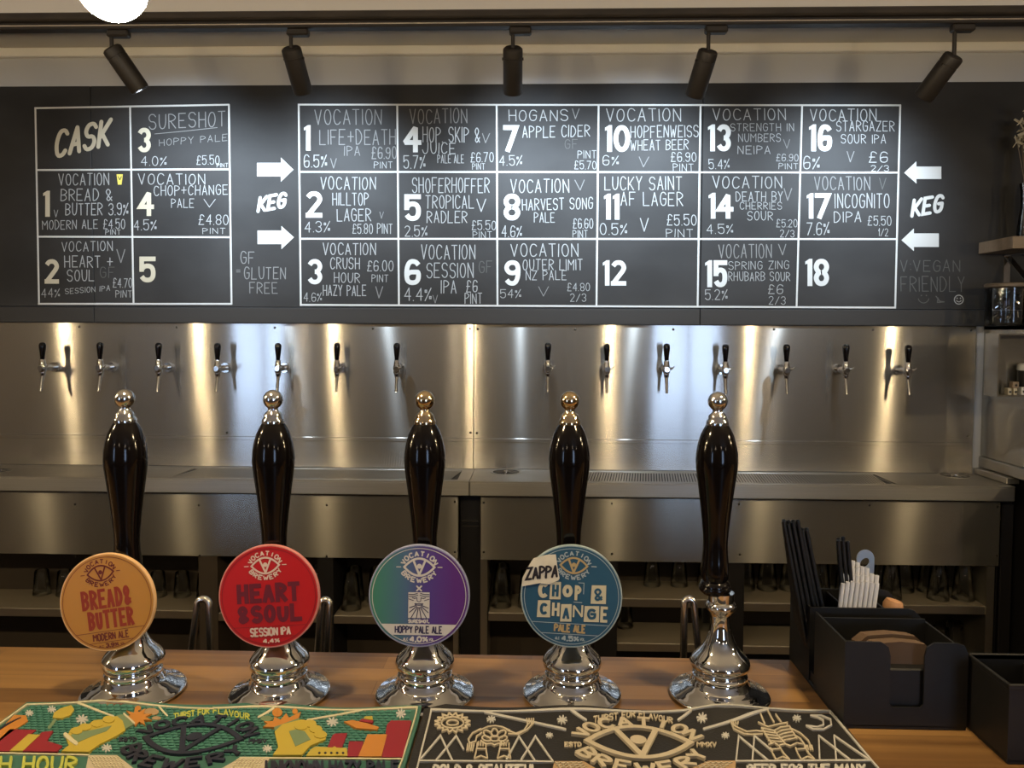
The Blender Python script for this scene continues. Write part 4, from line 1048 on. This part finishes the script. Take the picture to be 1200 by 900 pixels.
q = cpen(B_, h1=.0020); q.stroke([(45, 74), (700, 82), (1148, 86), (1068, 346), (1040, 420)], W5); q.stroke([(190, 340), (1068, 346)], W5); q.stroke([(290, 120), (372, 84)], 9); q.stroke([(555, 136), (850, 85)], 9)
done(p, 'cream_lines', 'palecream_rubber'); done(q, 'cream_lines', 'palecream_rubber')
def splat(p, x, y, r):
    for k in range(4):
        a = math.pi*k/4+.2; p.stroke([(x-r*math.cos(a)*1.3, y-r*math.sin(a)), (x+r*math.cos(a)*1.3, y+r*math.sin(a))], r*.42)
p = cpen(A_); [splat(p, *v) for v in ((165, 101, 16), (291, 82, 17), (462, 137, 24), (600, 298, 20))]; done(p, 'white_splats', 'white_rubber')
p = cpen(B_); [splat(p, *v) for v in ((690, 145, 22), (1060, 108, 18), (338, 290, 18))]; done(p, 'white_splats', 'white_rubber')
def polys(crop, name, m, *ps, h1=.0026, lab=None):
    p = cpen(crop, h1=h1)
    for a in ps: p.poly(a)
    return done(p, name, m, lab)
def star(x, y, r, ry, n=9, inner=.5): return [(x+(r if i % 2 else r*inner)*math.cos(math.pi*i/n), y+(ry if i % 2 else ry*inner)*math.sin(math.pi*i/n)) for i in range(2*n)]
polys(A_, 'relief_towers', 'orange_rubber', [(80, 116), (146, 118), (158, 150), (95, 190), (0, 262), (-60, 300), (-60, 220), (0, 196)])
p = cpen(A_, h0=.0020, h1=.0032); [p.stroke([(5+i*14-18, 208-i*9), (40+i*14-8, 168-i*6)], 4) for i in range(7)]; done(p, 'tower_slots', 'navy_rubber')
polys(A_, 'relief_towers', 'red_rubber', [(55, 196), (205, 200), (150, 245), (55, 320), (-80, 320), (-80, 300), (0, 250)], [(236, 212), (300, 205), (265, 262), (352, 290), (322, 322), (128, 320)])
polys(A_, 'relief_towers', 'yellow_rubber', [(160, 226), (226, 230), (128, 320), (55, 320)], h1=.0032)
polys(A_, 'relief_fist', 'yellow_rubber', [(345, 325), (500, 328), (560, 285), (650, 240), (706, 205), (690, 152), (660, 128), (610, 130), (580, 146), (545, 148), (515, 160), (500, 172), (460, 172), (430, 190), (395, 205), (385, 225), (372, 250), (388, 290)], h1=.0036, lab='raised yellow fist')
polys(A_, 'fist_recess', 'sage_rubber', [(398, 235), (440, 218), (530, 205), (628, 182), (600, 212), (520, 240), (435, 277)], h1=.0040)
p = cpen(A_, h0=.003, h1=.0046); [p.disc(c, 34, 12, 20) for c in ((430, 213), (478, 192), (545, 172), (612, 148))]; done(p, 'knuckles', 'yellow_rubber')
p = cpen(A_, h0=.002, h1=.0044); p.stroke([(368, 232), (400, 262), (428, 282)], 22); done(p, 'thumb_nail', 'palecream_rubber')
polys(A_, 'fist_cuff', 'sage_rubber', [(640, 128), (696, 114), (760, 166), (706, 198)], h1=.0034)
p = cpen(A_, h0=.002, h1=.0044); p.stroke([(698, 116), (755, 168)], 10); done(p, 'cuff_edge', 'palecream_rubber')
polys(A_, 'spark_burst', 'orange_rubber', star(775, 130, 85, 52), h1=.0034)
polys(A_, 'hop_cone', 'yellow_rubber', [(296, 134), (305, 105), (345, 82), (400, 68), (418, 90), (395, 120), (345, 138)], h1=.0034); p = cpen(A_); p.stroke([(310, 140), (276, 184)], 16); done(p, 'hop_stem', 'sage_rubber')
p = cpen(A_); p.disc((852, 96), 42, 14, 18); p.disc((880, 130), 26, 12, 10); done(p, 'clouds', 'tan_rubber'); p = cpen(A_); p.disc((778, 80), 16, 12, 10); done(p, 'clouds', 'orange_rubber')
polys(B_, 'relief_fist', 'yellow_rubber', [(368, 332), (398, 290), (378, 205), (420, 166), (520, 140), (585, 148), (622, 185), (658, 215), (652, 248), (570, 282), (524, 332)], h1=.0036, lab='raised yellow fist')
polys(B_, 'fist_recess', 'sage_rubber', [(455, 205), (490, 196), (540, 205), (572, 250), (490, 287)], h1=.0040)
p = cpen(B_, h0=.003, h1=.0046); [p.disc(c, 36, 12, 20) for c in ((520, 180), (568, 165), (600, 195), (625, 225))]; done(p, 'knuckles', 'yellow_rubber')
polys(B_, 'fist_cuff', 'sage_rubber', [(374, 180), (508, 132), (520, 150), (380, 200)], h1=.0034)
polys(B_, 'spark_burst', 'orange_rubber', [(315, 178), (340, 160), (320, 148), (370, 148), (375, 125), (410, 140), (440, 108), (455, 130), (520, 100), (505, 135), (375, 180)], h1=.0034)
p = cpen(B_); p.disc((392, 100), 28, 14, 18); p.disc((488, 94), 15, 12, 12); done(p, 'clouds', 'orange_rubber'); p = cpen(B_); p.disc((335, 128), 34, 14, 14); done(p, 'clouds', 'sage_rubber')
polys(B_, 'relief_towers', 'red_rubber', [(662, 290), (690, 222), (705, 212), (770, 210), (742, 288)], [(768, 336), (780, 254), (858, 254), (838, 336)], [(958, 340), (985, 165), (1006, 142), (1118, 142), (1068, 340)])
polys(B_, 'relief_towers', 'orange_rubber', [(830, 338), (880, 219), (986, 219), (955, 338)], h1=.0032)
polys(B_, 'relief_bus', 'yellow_rubber', [(548, 336), (572, 302), (600, 286), (690, 292), (702, 284), (712, 292), (768, 294), (772, 336)], h1=.0034)
p = cpen(B_, h0=.002, h1=.0040); [p.disc((620+i*32, 322), 7, 8, 5) for i in range(5)]; done(p, 'bus_windows', 'navy_rubber')
polys(B_, 'flying_burger', 'orange_rubber', [(752, 150), (800, 142), (880, 160), (942, 180), (930, 194), (820, 186)], h1=.0034)
polys(B_, 'burger_top', 'red_rubber', [(835, 150), (905, 160), (912, 148), (850, 138)], h1=.0040); polys(B_, 'burger_bun', 'yellow_rubber', [(858, 138), (866, 126), (905, 124), (910, 145)], h1=.0042)
c = at_z(226, 867.5, ZM)
p = wpen(h1=.0034); emblem(p, (c.x, c.y), .0600, .0066, .0050, r=1.20, h=.32, sq=.64, sq2=.78, ticks=False); done(p, 'eye_emblem', 'navy_rubber', 'navy eye emblem with lettering')
p = cpen((0, 0, 1)); p.text("THIRST FOR", 204, 245, 843, 837, 1.3, rise=-6.5); p.text("FLAVOUR", 250, 292, 836, 830.5, 1.3, rise=7.5); done(p, 'motto_lettering', 'lime_rubber')
p = cpen((0, 0, 1)); p.text("ESTD", 140, 160, 868.5, 865, 1.4); p.text("MMXV", 292, 312, 871, 867, 1.4); done(p, 'date_lettering', 'navy_rubber')
p = cpen((0, 0, 1), h1=.003); p.text("CRUSH HOUR", -66, 89, 905, 889, 3.2, slant=.12); done(p, 'name_lettering', 'lime_rubber')
p = cpen((0, 0, 1), h1=.003); p.text("UNKNOWN HAZY PALE", 312, 466, 906, 894, 3.2); done(p, 'slogan_lettering', 'navy_rubber')
polys((0, 0, 1), 'woven_panel', 'cream_rubber', [(100, 904), (104, 886), (137, 886), (160, 904)], h1=.0022); polys((0, 0, 1), 'woven_panel', 'cream_rubber', [(255, 904), (282, 889), (316, 889), (308, 904)], h1=.0022)
p = cpen((0, 0, 1), h0=.0015, h1=.0034)
for i in range(9):
    for j in range(4): p.stroke([(104+i*4.2+j*2, 888.5+j*3.4), (107+i*4.2+j*2, 890.5+j*3.4)], .9); p.stroke([(280+i*4.2-j*2, 891+j*3.2), (277+i*4.2-j*2, 893+j*3.2)], .9) if i < 8 else None
done(p, 'woven_ridges', 'palecream_rubber')
# black mat
t, yb, x0, x1, wpen, cpen, done = bar_mat((497.5, 831.5), (977, 833), 'black rubber bar mat with cream eye emblem and line drawings', 'black_rubber')
C_, D_c = (480, 815, 4.138), (750, 815, 4.0)
p = cpen(C_, h1=.0020); w = 7.5
p.stroke([(20, 420), (105, 79), (500, 80), (900, 82), (1120, 82)], w); p.stroke([(48, 319), (695, 323)], w); p.stroke([(365, 83), (600, 132), (755, 166)], 10); p.stroke([(782, 83), (855, 121)], 10)
for a, b, c in (((55, 308), (150, 196), (206, 314)), ((130, 314), (226, 198), (262, 262)), ((470, 312), (530, 200), (606, 316)), ((540, 316), (610, 200), (694, 320))): p.stroke([a, b, c], w)
done(p, 'white_lines', 'white_rubber')
q = cpen(D_c, h1=.0020)
q.stroke([(0, 80), (200, 78), (350, 64), (550, 70), (890, 74), (1085, 305), (1200, 440)], w); q.stroke([(450, 310), (1085, 306)], w); q.stroke([(300, 158), (600, 76)], 10); q.stroke([(180, 116), (238, 80)], 10)
for a, b, c in (((450, 306), (463, 192), (600, 306)), ((527, 306), (536, 190), (620, 262)), ((842, 300), (838, 190), (985, 304)), ((920, 302), (910, 190), (1070, 300))): q.stroke([a, b, c], w)
q.stroke([(800, 97), (850, 96), (893, 113), (897, 140), (860, 160), (812, 160), (780, 143), (830, 150), (860, 140), (858, 116), (832, 104), (800, 97)], 7)
done(q, 'white_lines', 'white_rubber')
p = cpen(C_); [splat(p, *v) for v in ((395, 116, 15), (740, 121, 17), (678, 194, 12))]; done(p, 'white_stars', 'white_rubber')
p = cpen(D_c); [splat(p, *v) for v in ((290, 110, 17), (735, 109, 14), (400, 188, 13))]; done(p, 'white_stars', 'white_rubber')
p = cpen(C_, h1=.0022); n = 16
zz = []
for i in range(2*n):
    a = math.pi*i/n; k = 1.0 if i % 2 else .74
    zz.append((208+86*k*math.cos(a), 136+46*k*math.sin(a)))
p.stroke(zz, 8, True)
for rx, ry in ((54, 27), (28, 13)): p.stroke([(208+rx*math.cos(a*math.pi/12), 135+ry*math.sin(a*math.pi/12)) for a in range(24)], 7, True)
done(p, 'sun_drawing', 'cream_rubber', 'cream line drawing of a sun')
p = cpen(C_, h1=.0022); w = 6.5
def ell(p, x, y, rx, ry, w, rot=0):
    cs, sn = math.cos(rot), math.sin(rot)
    p.stroke([(x+rx*math.cos(a*math.pi/10)*cs-ry*math.sin(a*math.pi/10)*sn, y+rx*math.cos(a*math.pi/10)*sn+ry*math.sin(a*math.pi/10)*cs) for a in range(20)], w, True)
ell(p, 412, 184, 16, 20, w); ell(p, 380, 190, 24, 14, w, .6); ell(p, 445, 190, 24, 14, w, -.6); ell(p, 372, 212, 22, 11, w, .3); ell(p, 452, 212, 22, 11, w, -.3); ell(p, 412, 212, 22, 13, w)
p.stroke([(340, 172), (380, 154), (415, 150), (450, 156), (485, 172)], w)
p.stroke([(345, 165), (305, 185), (285, 215), (292, 235), (320, 225), (325, 200), (350, 185)], w)
for i in range(4): p.stroke([(282+i*10, 238), (278+i*9, 270)], w)
p.stroke([(470, 170), (515, 188), (555, 172), (575, 140)], w); p.stroke([(480, 190), (525, 192), (570, 168), (598, 138)], w)
for i in range(4): p.stroke([(572+i*9, 140), (568+i*11, 116)], w)
p.stroke([(345, 222), (370, 240), (395, 236), (412, 244), (430, 236), (455, 240), (478, 222)], w)
for x in (328, 440):
    p.stroke([(x, 232), (x-2, 260), (x-14, 308)], w); p.stroke([(x+42, 236), (x+42, 262), (x+50, 308)], w); p.stroke([(x-14, 308), (x+18, 296), (x+50, 308)], w); p.stroke([(x-4, 262), (x+44, 262)], w)
    for i in range(3): p.stroke([(x+6+i*11, 228), (x+6+i*11, 246)], w)
done(p, 'hop_figure_drawing', 'cream_rubber', 'cream line drawing of a figure with raised arm')
p = cpen(D_c, h1=.0022)
for a, b in (((565, 96), (585, 135)), ((600, 84), (628, 128)), ((636, 96), (662, 128))): p.stroke([a, b], w)
p.stroke([(555, 130), (600, 150), (640, 140), (690, 130), (690, 145)], w)
for i in range(5):
    p.stroke([(570+i*8, 155+i*15), (628+i*9, 168+i*13), (660+i*5, 152+i*15), (700+i*8, 146+i*14)], w)
p.stroke([(570, 155), (615, 225)], w); p.stroke([(700, 146), (735, 205)], w); p.stroke([(628, 168), (680, 228)], w)
p.stroke([(575, 172), (545, 168), (500, 172), (450, 150), (430, 134)], w); p.stroke([(572, 184), (540, 186), (490, 184), (440, 160), (430, 134)], w)
for i in range(4): p.stroke([(432+i*8, 138), (424+i*12, 124+(i % 2)*3)], w)
p.stroke([(712, 160), (750, 178), (788, 212), (806, 252)], w); p.stroke([(722, 186), (752, 206), (780, 246)], w)
for i in range(4): p.stroke([(772+i*11, 238), (780+i*10, 258)], w)
p.stroke([(604, 232), (630, 224), (650, 238), (680, 230), (705, 240), (735, 226), (770, 232)], w)
for x in (612, 730):
    p.stroke([(x, 248), (x+10, 275), (x+26, 304)], w); p.stroke([(x+42, 244), (x+62, 275), (x+88, 302)], w); p.stroke([(x+26, 304), (x+55, 290), (x+88, 302)], w); p.stroke([(x+2, 256), (x+48, 252)], w)
done(p, 'warrior_drawing', 'cream_rubber', 'cream line drawing of a hop clad figure')
c = at_z(748.5, 871.5, ZM)
p = wpen(h1=.0036); emblem(p, (c.x, c.y), .0640, .0072, .0052, r=1.18, h=.32, sq=.64, sq2=.78, ticks=False); done(p, 'eye_emblem', 'cream_rubber', 'cream eye emblem with lettering')
p = cpen((0, 0, 1)); p.text("THIRST FOR", 696, 744, 847, 841, 1.3, rise=-7.0); p.text("FLAVOUR", 749, 788, 840, 834.5, 1.3, rise=7.5); done(p, 'motto_lettering', 'cream_rubber')
p = cpen((0, 0, 1)); p.text("ESTD", 662, 681, 875, 870.5, 1.4); p.text("MMXV", 817, 839, 875, 870.5, 1.4); done(p, 'date_lettering', 'cream_rubber')
p = cpen((0, 0, 1), h1=.003); p.text("BOLD & BEAUTIFUL", 508, 630, 909, 898.5, 2.8); p.text("BEER FOR THE MANY", 876, 1013, 908, 898, 2.8); done(p, 'slogan_lettering', 'white_rubber')
polys((0, 0, 1), 'woven_panel', 'tan_rubber', [(646, 906), (650, 893), (684, 893), (706, 906)], h1=.0022); polys((0, 0, 1), 'woven_panel', 'tan_rubber', [(800, 906), (830, 892.5), (862, 892.5), (862, 906)], h1=.0022)
p = cpen((0, 0, 1), h0=.0015, h1=.0034)
for j in range(4): 
    p.stroke([(650+j*2+i*3.2, 895+j*2.4+(i % 2)*1.2) for i in range(11)], .8); p.stroke([(826-j*4+i*3.2, 895+j*2.4+(i % 2)*1.2) for i in range(11)], .8)
done(p, 'woven_ridges', 'cream_rubber')

# ------------------------------------------------------------------ bar caddies, straws and tools
f0, f1 = at_z(999, 854, BAR), at_z(1129, 853.5, BAR); r0 = at_z(919, 772, BAR)
cx0, cx1 = (f0.x+r0.x)/2-.002, f1.x; cy0, cy1 = f0.y, r0.y
zf_ = at_y(1050, 753, cy0).z; zr_ = at_y(1000, 713.5, cy0+.125).z; w = .0028
ca = thing('bar_caddy', 'black plastic bar caddy holding straws and napkins beside the black mat', 'caddy', ((cx0+cx1)/2, (cy0+cy1)/2, BAR))
ym = cy0+.108
k = MB(); k.box(cx0, cx1, cy0, cy1, BAR, BAR+.006, .001)
# front plate with the deep thumb slot
s0, s1 = at_y(1043, 800, cy0).x, at_y(1083, 800, cy0).x; zs_ = at_y(1050, 829, cy0).z
pl = [(cx0, BAR+.004), (cx1, BAR+.004), (cx1, zf_-.014), (cx1-.005, zf_-.003), (cx1-.014, zf_), (s1+.012, zf_), (s1+.003, zf_-.006), (s1, zf_-.018), (s1, zs_+.004), (s1-.004, zs_), (s0+.004, zs_), (s0, zs_+.004), (s0, zf_-.018), (s0-.003, zf_-.006), (s0-.012, zf_), (cx0, zf_)]
k.prism([(x, cy0, z) for x, z in pl], (0, w, 0))
k.box(cx0, cx0+w, cy0+w, ym, BAR+.004, zf_); k.box(cx1-w, cx1, cy0+w, ym, BAR+.004, zf_-.012); k.box(cx0+w, cx1-w, ym-w, ym, BAR+.004, zf_-.008)
k.build('napkin_holder', 'black_plastic', ca, 25)
y1 = cy0+.128; k = MB(); xr = at_y(1083, 730, y1).x
pr = [(cx0, BAR+.004), (xr, BAR+.004), (xr, zr_-.03), (xr-.004, zr_-.014), (xr-.014, zr_-.003), (xr-.024, zr_), (cx0, zr_)]
k.prism([(x, y1, z) for x, z in pr], (0, w, 0)); k.prism([(x, cy1-w, z) for x, z in pr], (0, w, 0))
k.box(cx0, cx0+w, y1+w, cy1-w, BAR+.004, zr_); k.box(xr-w, xr, y1+w, cy1-w, BAR+.004, zr_-.03)
for fx in (.34, .68): x = cx0+(xr-cx0)*fx; k.box(x-w/2, x+w/2, y1+w, cy1-w, BAR+.004, zr_-.004)
k.box(cx0+.002, cx1-.002, ym-.001, y1+.001, BAR+.0065, BAR+.02)
k.build('straw_compartments', 'black_plastic', ca, 25)
M['napkin'] = mat('brown_napkin', (.10, .062, .040), .85)
for i in range(6):
    y = cy0+.020+i*.0088; m = MB(); hh = .108-.002*(i % 3); a, b = s0-.022, s1+.022
    ol = [(a, BAR+.0785), (b, BAR+.0785), (b, BAR+hh-.012), (b-.012, BAR+hh-.002), ((a+b)/2, BAR+hh+.001), (a+.012, BAR+hh-.002), (a, BAR+hh-.012)]
    m.prism([(x, y, z) for x, z in ol], (0, .0062, 0))
    o = m.build('napkin', 'napkin', None, 0); tag(o, 'brown paper napkin standing in the slotted front of the black caddy', 'napkin', 'napkins in the caddy')
rst = MB().box(s0-.03, s1+.03, cy0+w+.004, ym-w-.004, BAR+.006, BAR+.078, .002).build('napkin_rest', 'black_plastic', ca)
rs = random.Random(9)
def straw(b, tp, r, m, label, group):
    b, tp = Vector(b), Vector(tp); d = (tp-b); L_ = d.length
    o = MB().lathe([(r*.8, 0), (r, 0), (r, L_), (r*.8, L_), (r*.8, L_*.1)], 10, b, d).build('straw', m, None, 40)
    return tag(o, label, 'straw', group)
cell = (xr-cx0)/3
yy0, yy1 = y1+.010, cy1-.010
def bunch(x0, x1, ny, px, py, dy, label, group, r=.0031, keep=1.0):
    """parallel straws standing in a compartment, leaning as one"""
    sp = 2*r+.0007; nx = int((x1-x0)/sp)
    for j in range(ny):
        gY = yy0+j*sp*1.0+r; lean = at_y(px, py, gY+dy)
        xm = (x0+x1)/2
        for i in range(nx):
            if rs.random() > keep: continue
            x = xm+(i-(nx-1)/2+(.0 if j % 2 else .0))*sp
            f = i/max(nx-1, 1)
            h = lean.z-BAR-.007+(-.012 if f > .72 else 0)*(1 if label.startswith('black straw in') else 0)-rs.uniform(0, .008)-(abs(f-.4)*.012 if not label.startswith('black straw in') else 0)
            straw((x, gY, BAR+.007), (x+(lean.x-xm), gY+dy, BAR+.007+h), r, 'straw_black', label, group)
bunch(cx0+.004, cx0+cell-.003, 9, 932, 609, .004, 'black straw in the tall bunch in the caddy, nearest the hand pulls', 'tall black straws', keep=.95)
bunch(cx0+cell+.004, cx0+cell+.031, 4, 988, 627, .004, 'black straw leaning in the small bunch beside the white straws', 'leaning black straws', keep=.9)
for r_ in range(4):
    n = (8, 8, 6, 4)[r_]
    gY = y1+.010+.0082*r_; a = at_y(1008, (681, 672, 664, 657)[r_], gY); b = at_y(1004, 712, gY); lean = (a.x-b.x)/(a.z-b.z)
    for i in range(n):
        x = a.x+(i-3.5)*.0071; top = a.z-rs.uniform(0, .004); bot = BAR+.012
        straw((x-lean*(a.z-bot), gY, bot), (x, gY, top), .0031, 'straw_white', 'short white paper straw in the block of white straws in the caddy', 'white paper straws')
# bottle opener
M['opener_steel'] = mat('opener_steel', (.68, .64, .58), .32, 1.0)
q = at_y(1014.5, 652, cy1-.012); R_ = .0135
ot = thing('bottle_opener', 'flat steel bottle opener with a round hole standing behind the white straws', 'bottle opener', (q.x, q.y, BAR+.007))
m = MB(); n = 28; zc = q.z-.004; ring_o, ring_i = [], []
for i in range(n):
    a = 2*math.pi*i/n; c, s = math.cos(a), math.sin(a)
    zo = zc+R_*1.05*s if s >= 0 else zc+s*.034
    ring_o.append((q.x+R_*(c if s >= 0 else max(-1, min(1, c*1.35))), zo)); ring_i.append((q.x-.001+.0072*c, zc-.006+.0072*s+(.002*c)))
for y in (q.y, q.y+.0022):
    for i in range(n):
        j = (i+1) % n
        m.face([(ring_o[i][0], y, ring_o[i][1]), (ring_o[j][0], y, ring_o[j][1]), (ring_i[j][0], y, ring_i[j][1]), (ring_i[i][0], y, ring_i[i][1])])
for rg_ in (ring_o, ring_i):
    for i in range(n):
        j = (i+1) % n; m.face([(rg_[i][0], q.y, rg_[i][1]), (rg_[j][0], q.y, rg_[j][1]), (rg_[j][0], q.y+.0022, rg_[j][1]), (rg_[i][0], q.y+.0022, rg_[i][1])])
bmesh.ops.remove_doubles(m.bm, verts=m.bm.verts, dist=1e-5)
m.build('opener_head', 'opener_steel', ot, 30)
MB().box(q.x-.0085, q.x+.0085, q.y, q.y+.0022, BAR+.007, zc-.032, .0008).build('blade', 'opener_steel', ot)
# wooden muddler lying across the caddy
a = at_y(1033, 706, cy0+.19)
mu = thing('muddler', 'pale wooden handle end sticking up in the caddy beside the white straws', 'muddler', (a.x, a.y, BAR+.007))
ax = Vector((.25, .0, 1)).normalized(); base = Vector((cx0+cell*2+.018, cy1-.022, BAR+.009)); L_ = (at_y(1043, 700, base.y).z-base.z)
MB().lathe([(0, 0), (.010, 0), (.0125, .004), (.0115, L_*.5), (.0135, L_*.8), (.015, L_*.9), (.012, L_*.98), (0, L_)], 24, base, ax).build('shaft', 'muddler_wood' if 'muddler_wood' in M else mat('muddler_wood', (.55, .30, .16), .5), mu)
# second black box at the end
g0, g1 = at_z(1180, 896, BAR), at_z(1124, 851, BAR)
ex0, ey0, ey1 = (g0.x+g1.x)/2+.004, g0.y, g1.y; zt2 = at_y(1135, 766, ey1).z; ex1 = ex0+.20
cb = thing('bar_caddy', 'second black plastic caddy, open topped, at the end of the bar beyond the napkin caddy', 'caddy', ((ex0+ex1)/2, (ey0+ey1)/2, BAR))
k = MB(); w = .003
k.box(ex0, ex1, ey0, ey1, BAR, BAR+.006, .001); k.box(ex0, ex0+w, ey0, ey1, BAR+.004, zt2); k.box(ex1-w, ex1, ey0, ey1, BAR+.004, zt2)
k.box(ex0+w, ex1-w, ey0, ey0+w, BAR+.004, zt2); k.box(ex0+w, ex1-w, ey1-w, ey1, BAR+.004, zt2); k.build('box', 'black_plastic', cb, 0)
k = MB(); k.box(ex0+.07, ex0+.073, ey0+w, ey1-w, BAR+.006, zt2-.01); k.box(ex0+.135, ex0+.138, ey0+w, ey1-w, BAR+.006, zt2-.01); k.build('divider', 'black_plastic', cb, 0)
k = MB(); k.box(ex0-.0015, ex1+.0015, ey0-.0015, ey0+w, zt2-.006, zt2+.001, .0008); k.box(ex0-.0015, ex1+.0015, ey1-w, ey1+.0015, zt2-.006, zt2+.001, .0008)
k.box(ex0-.0015, ex0+w, ey0, ey1, zt2-.006, zt2+.001, .0008); k.box(ex1-w, ex1+.0015, ey0, ey1, zt2-.006, zt2+.001, .0008); k.build('rim', 'black_plastic', cb, 30)
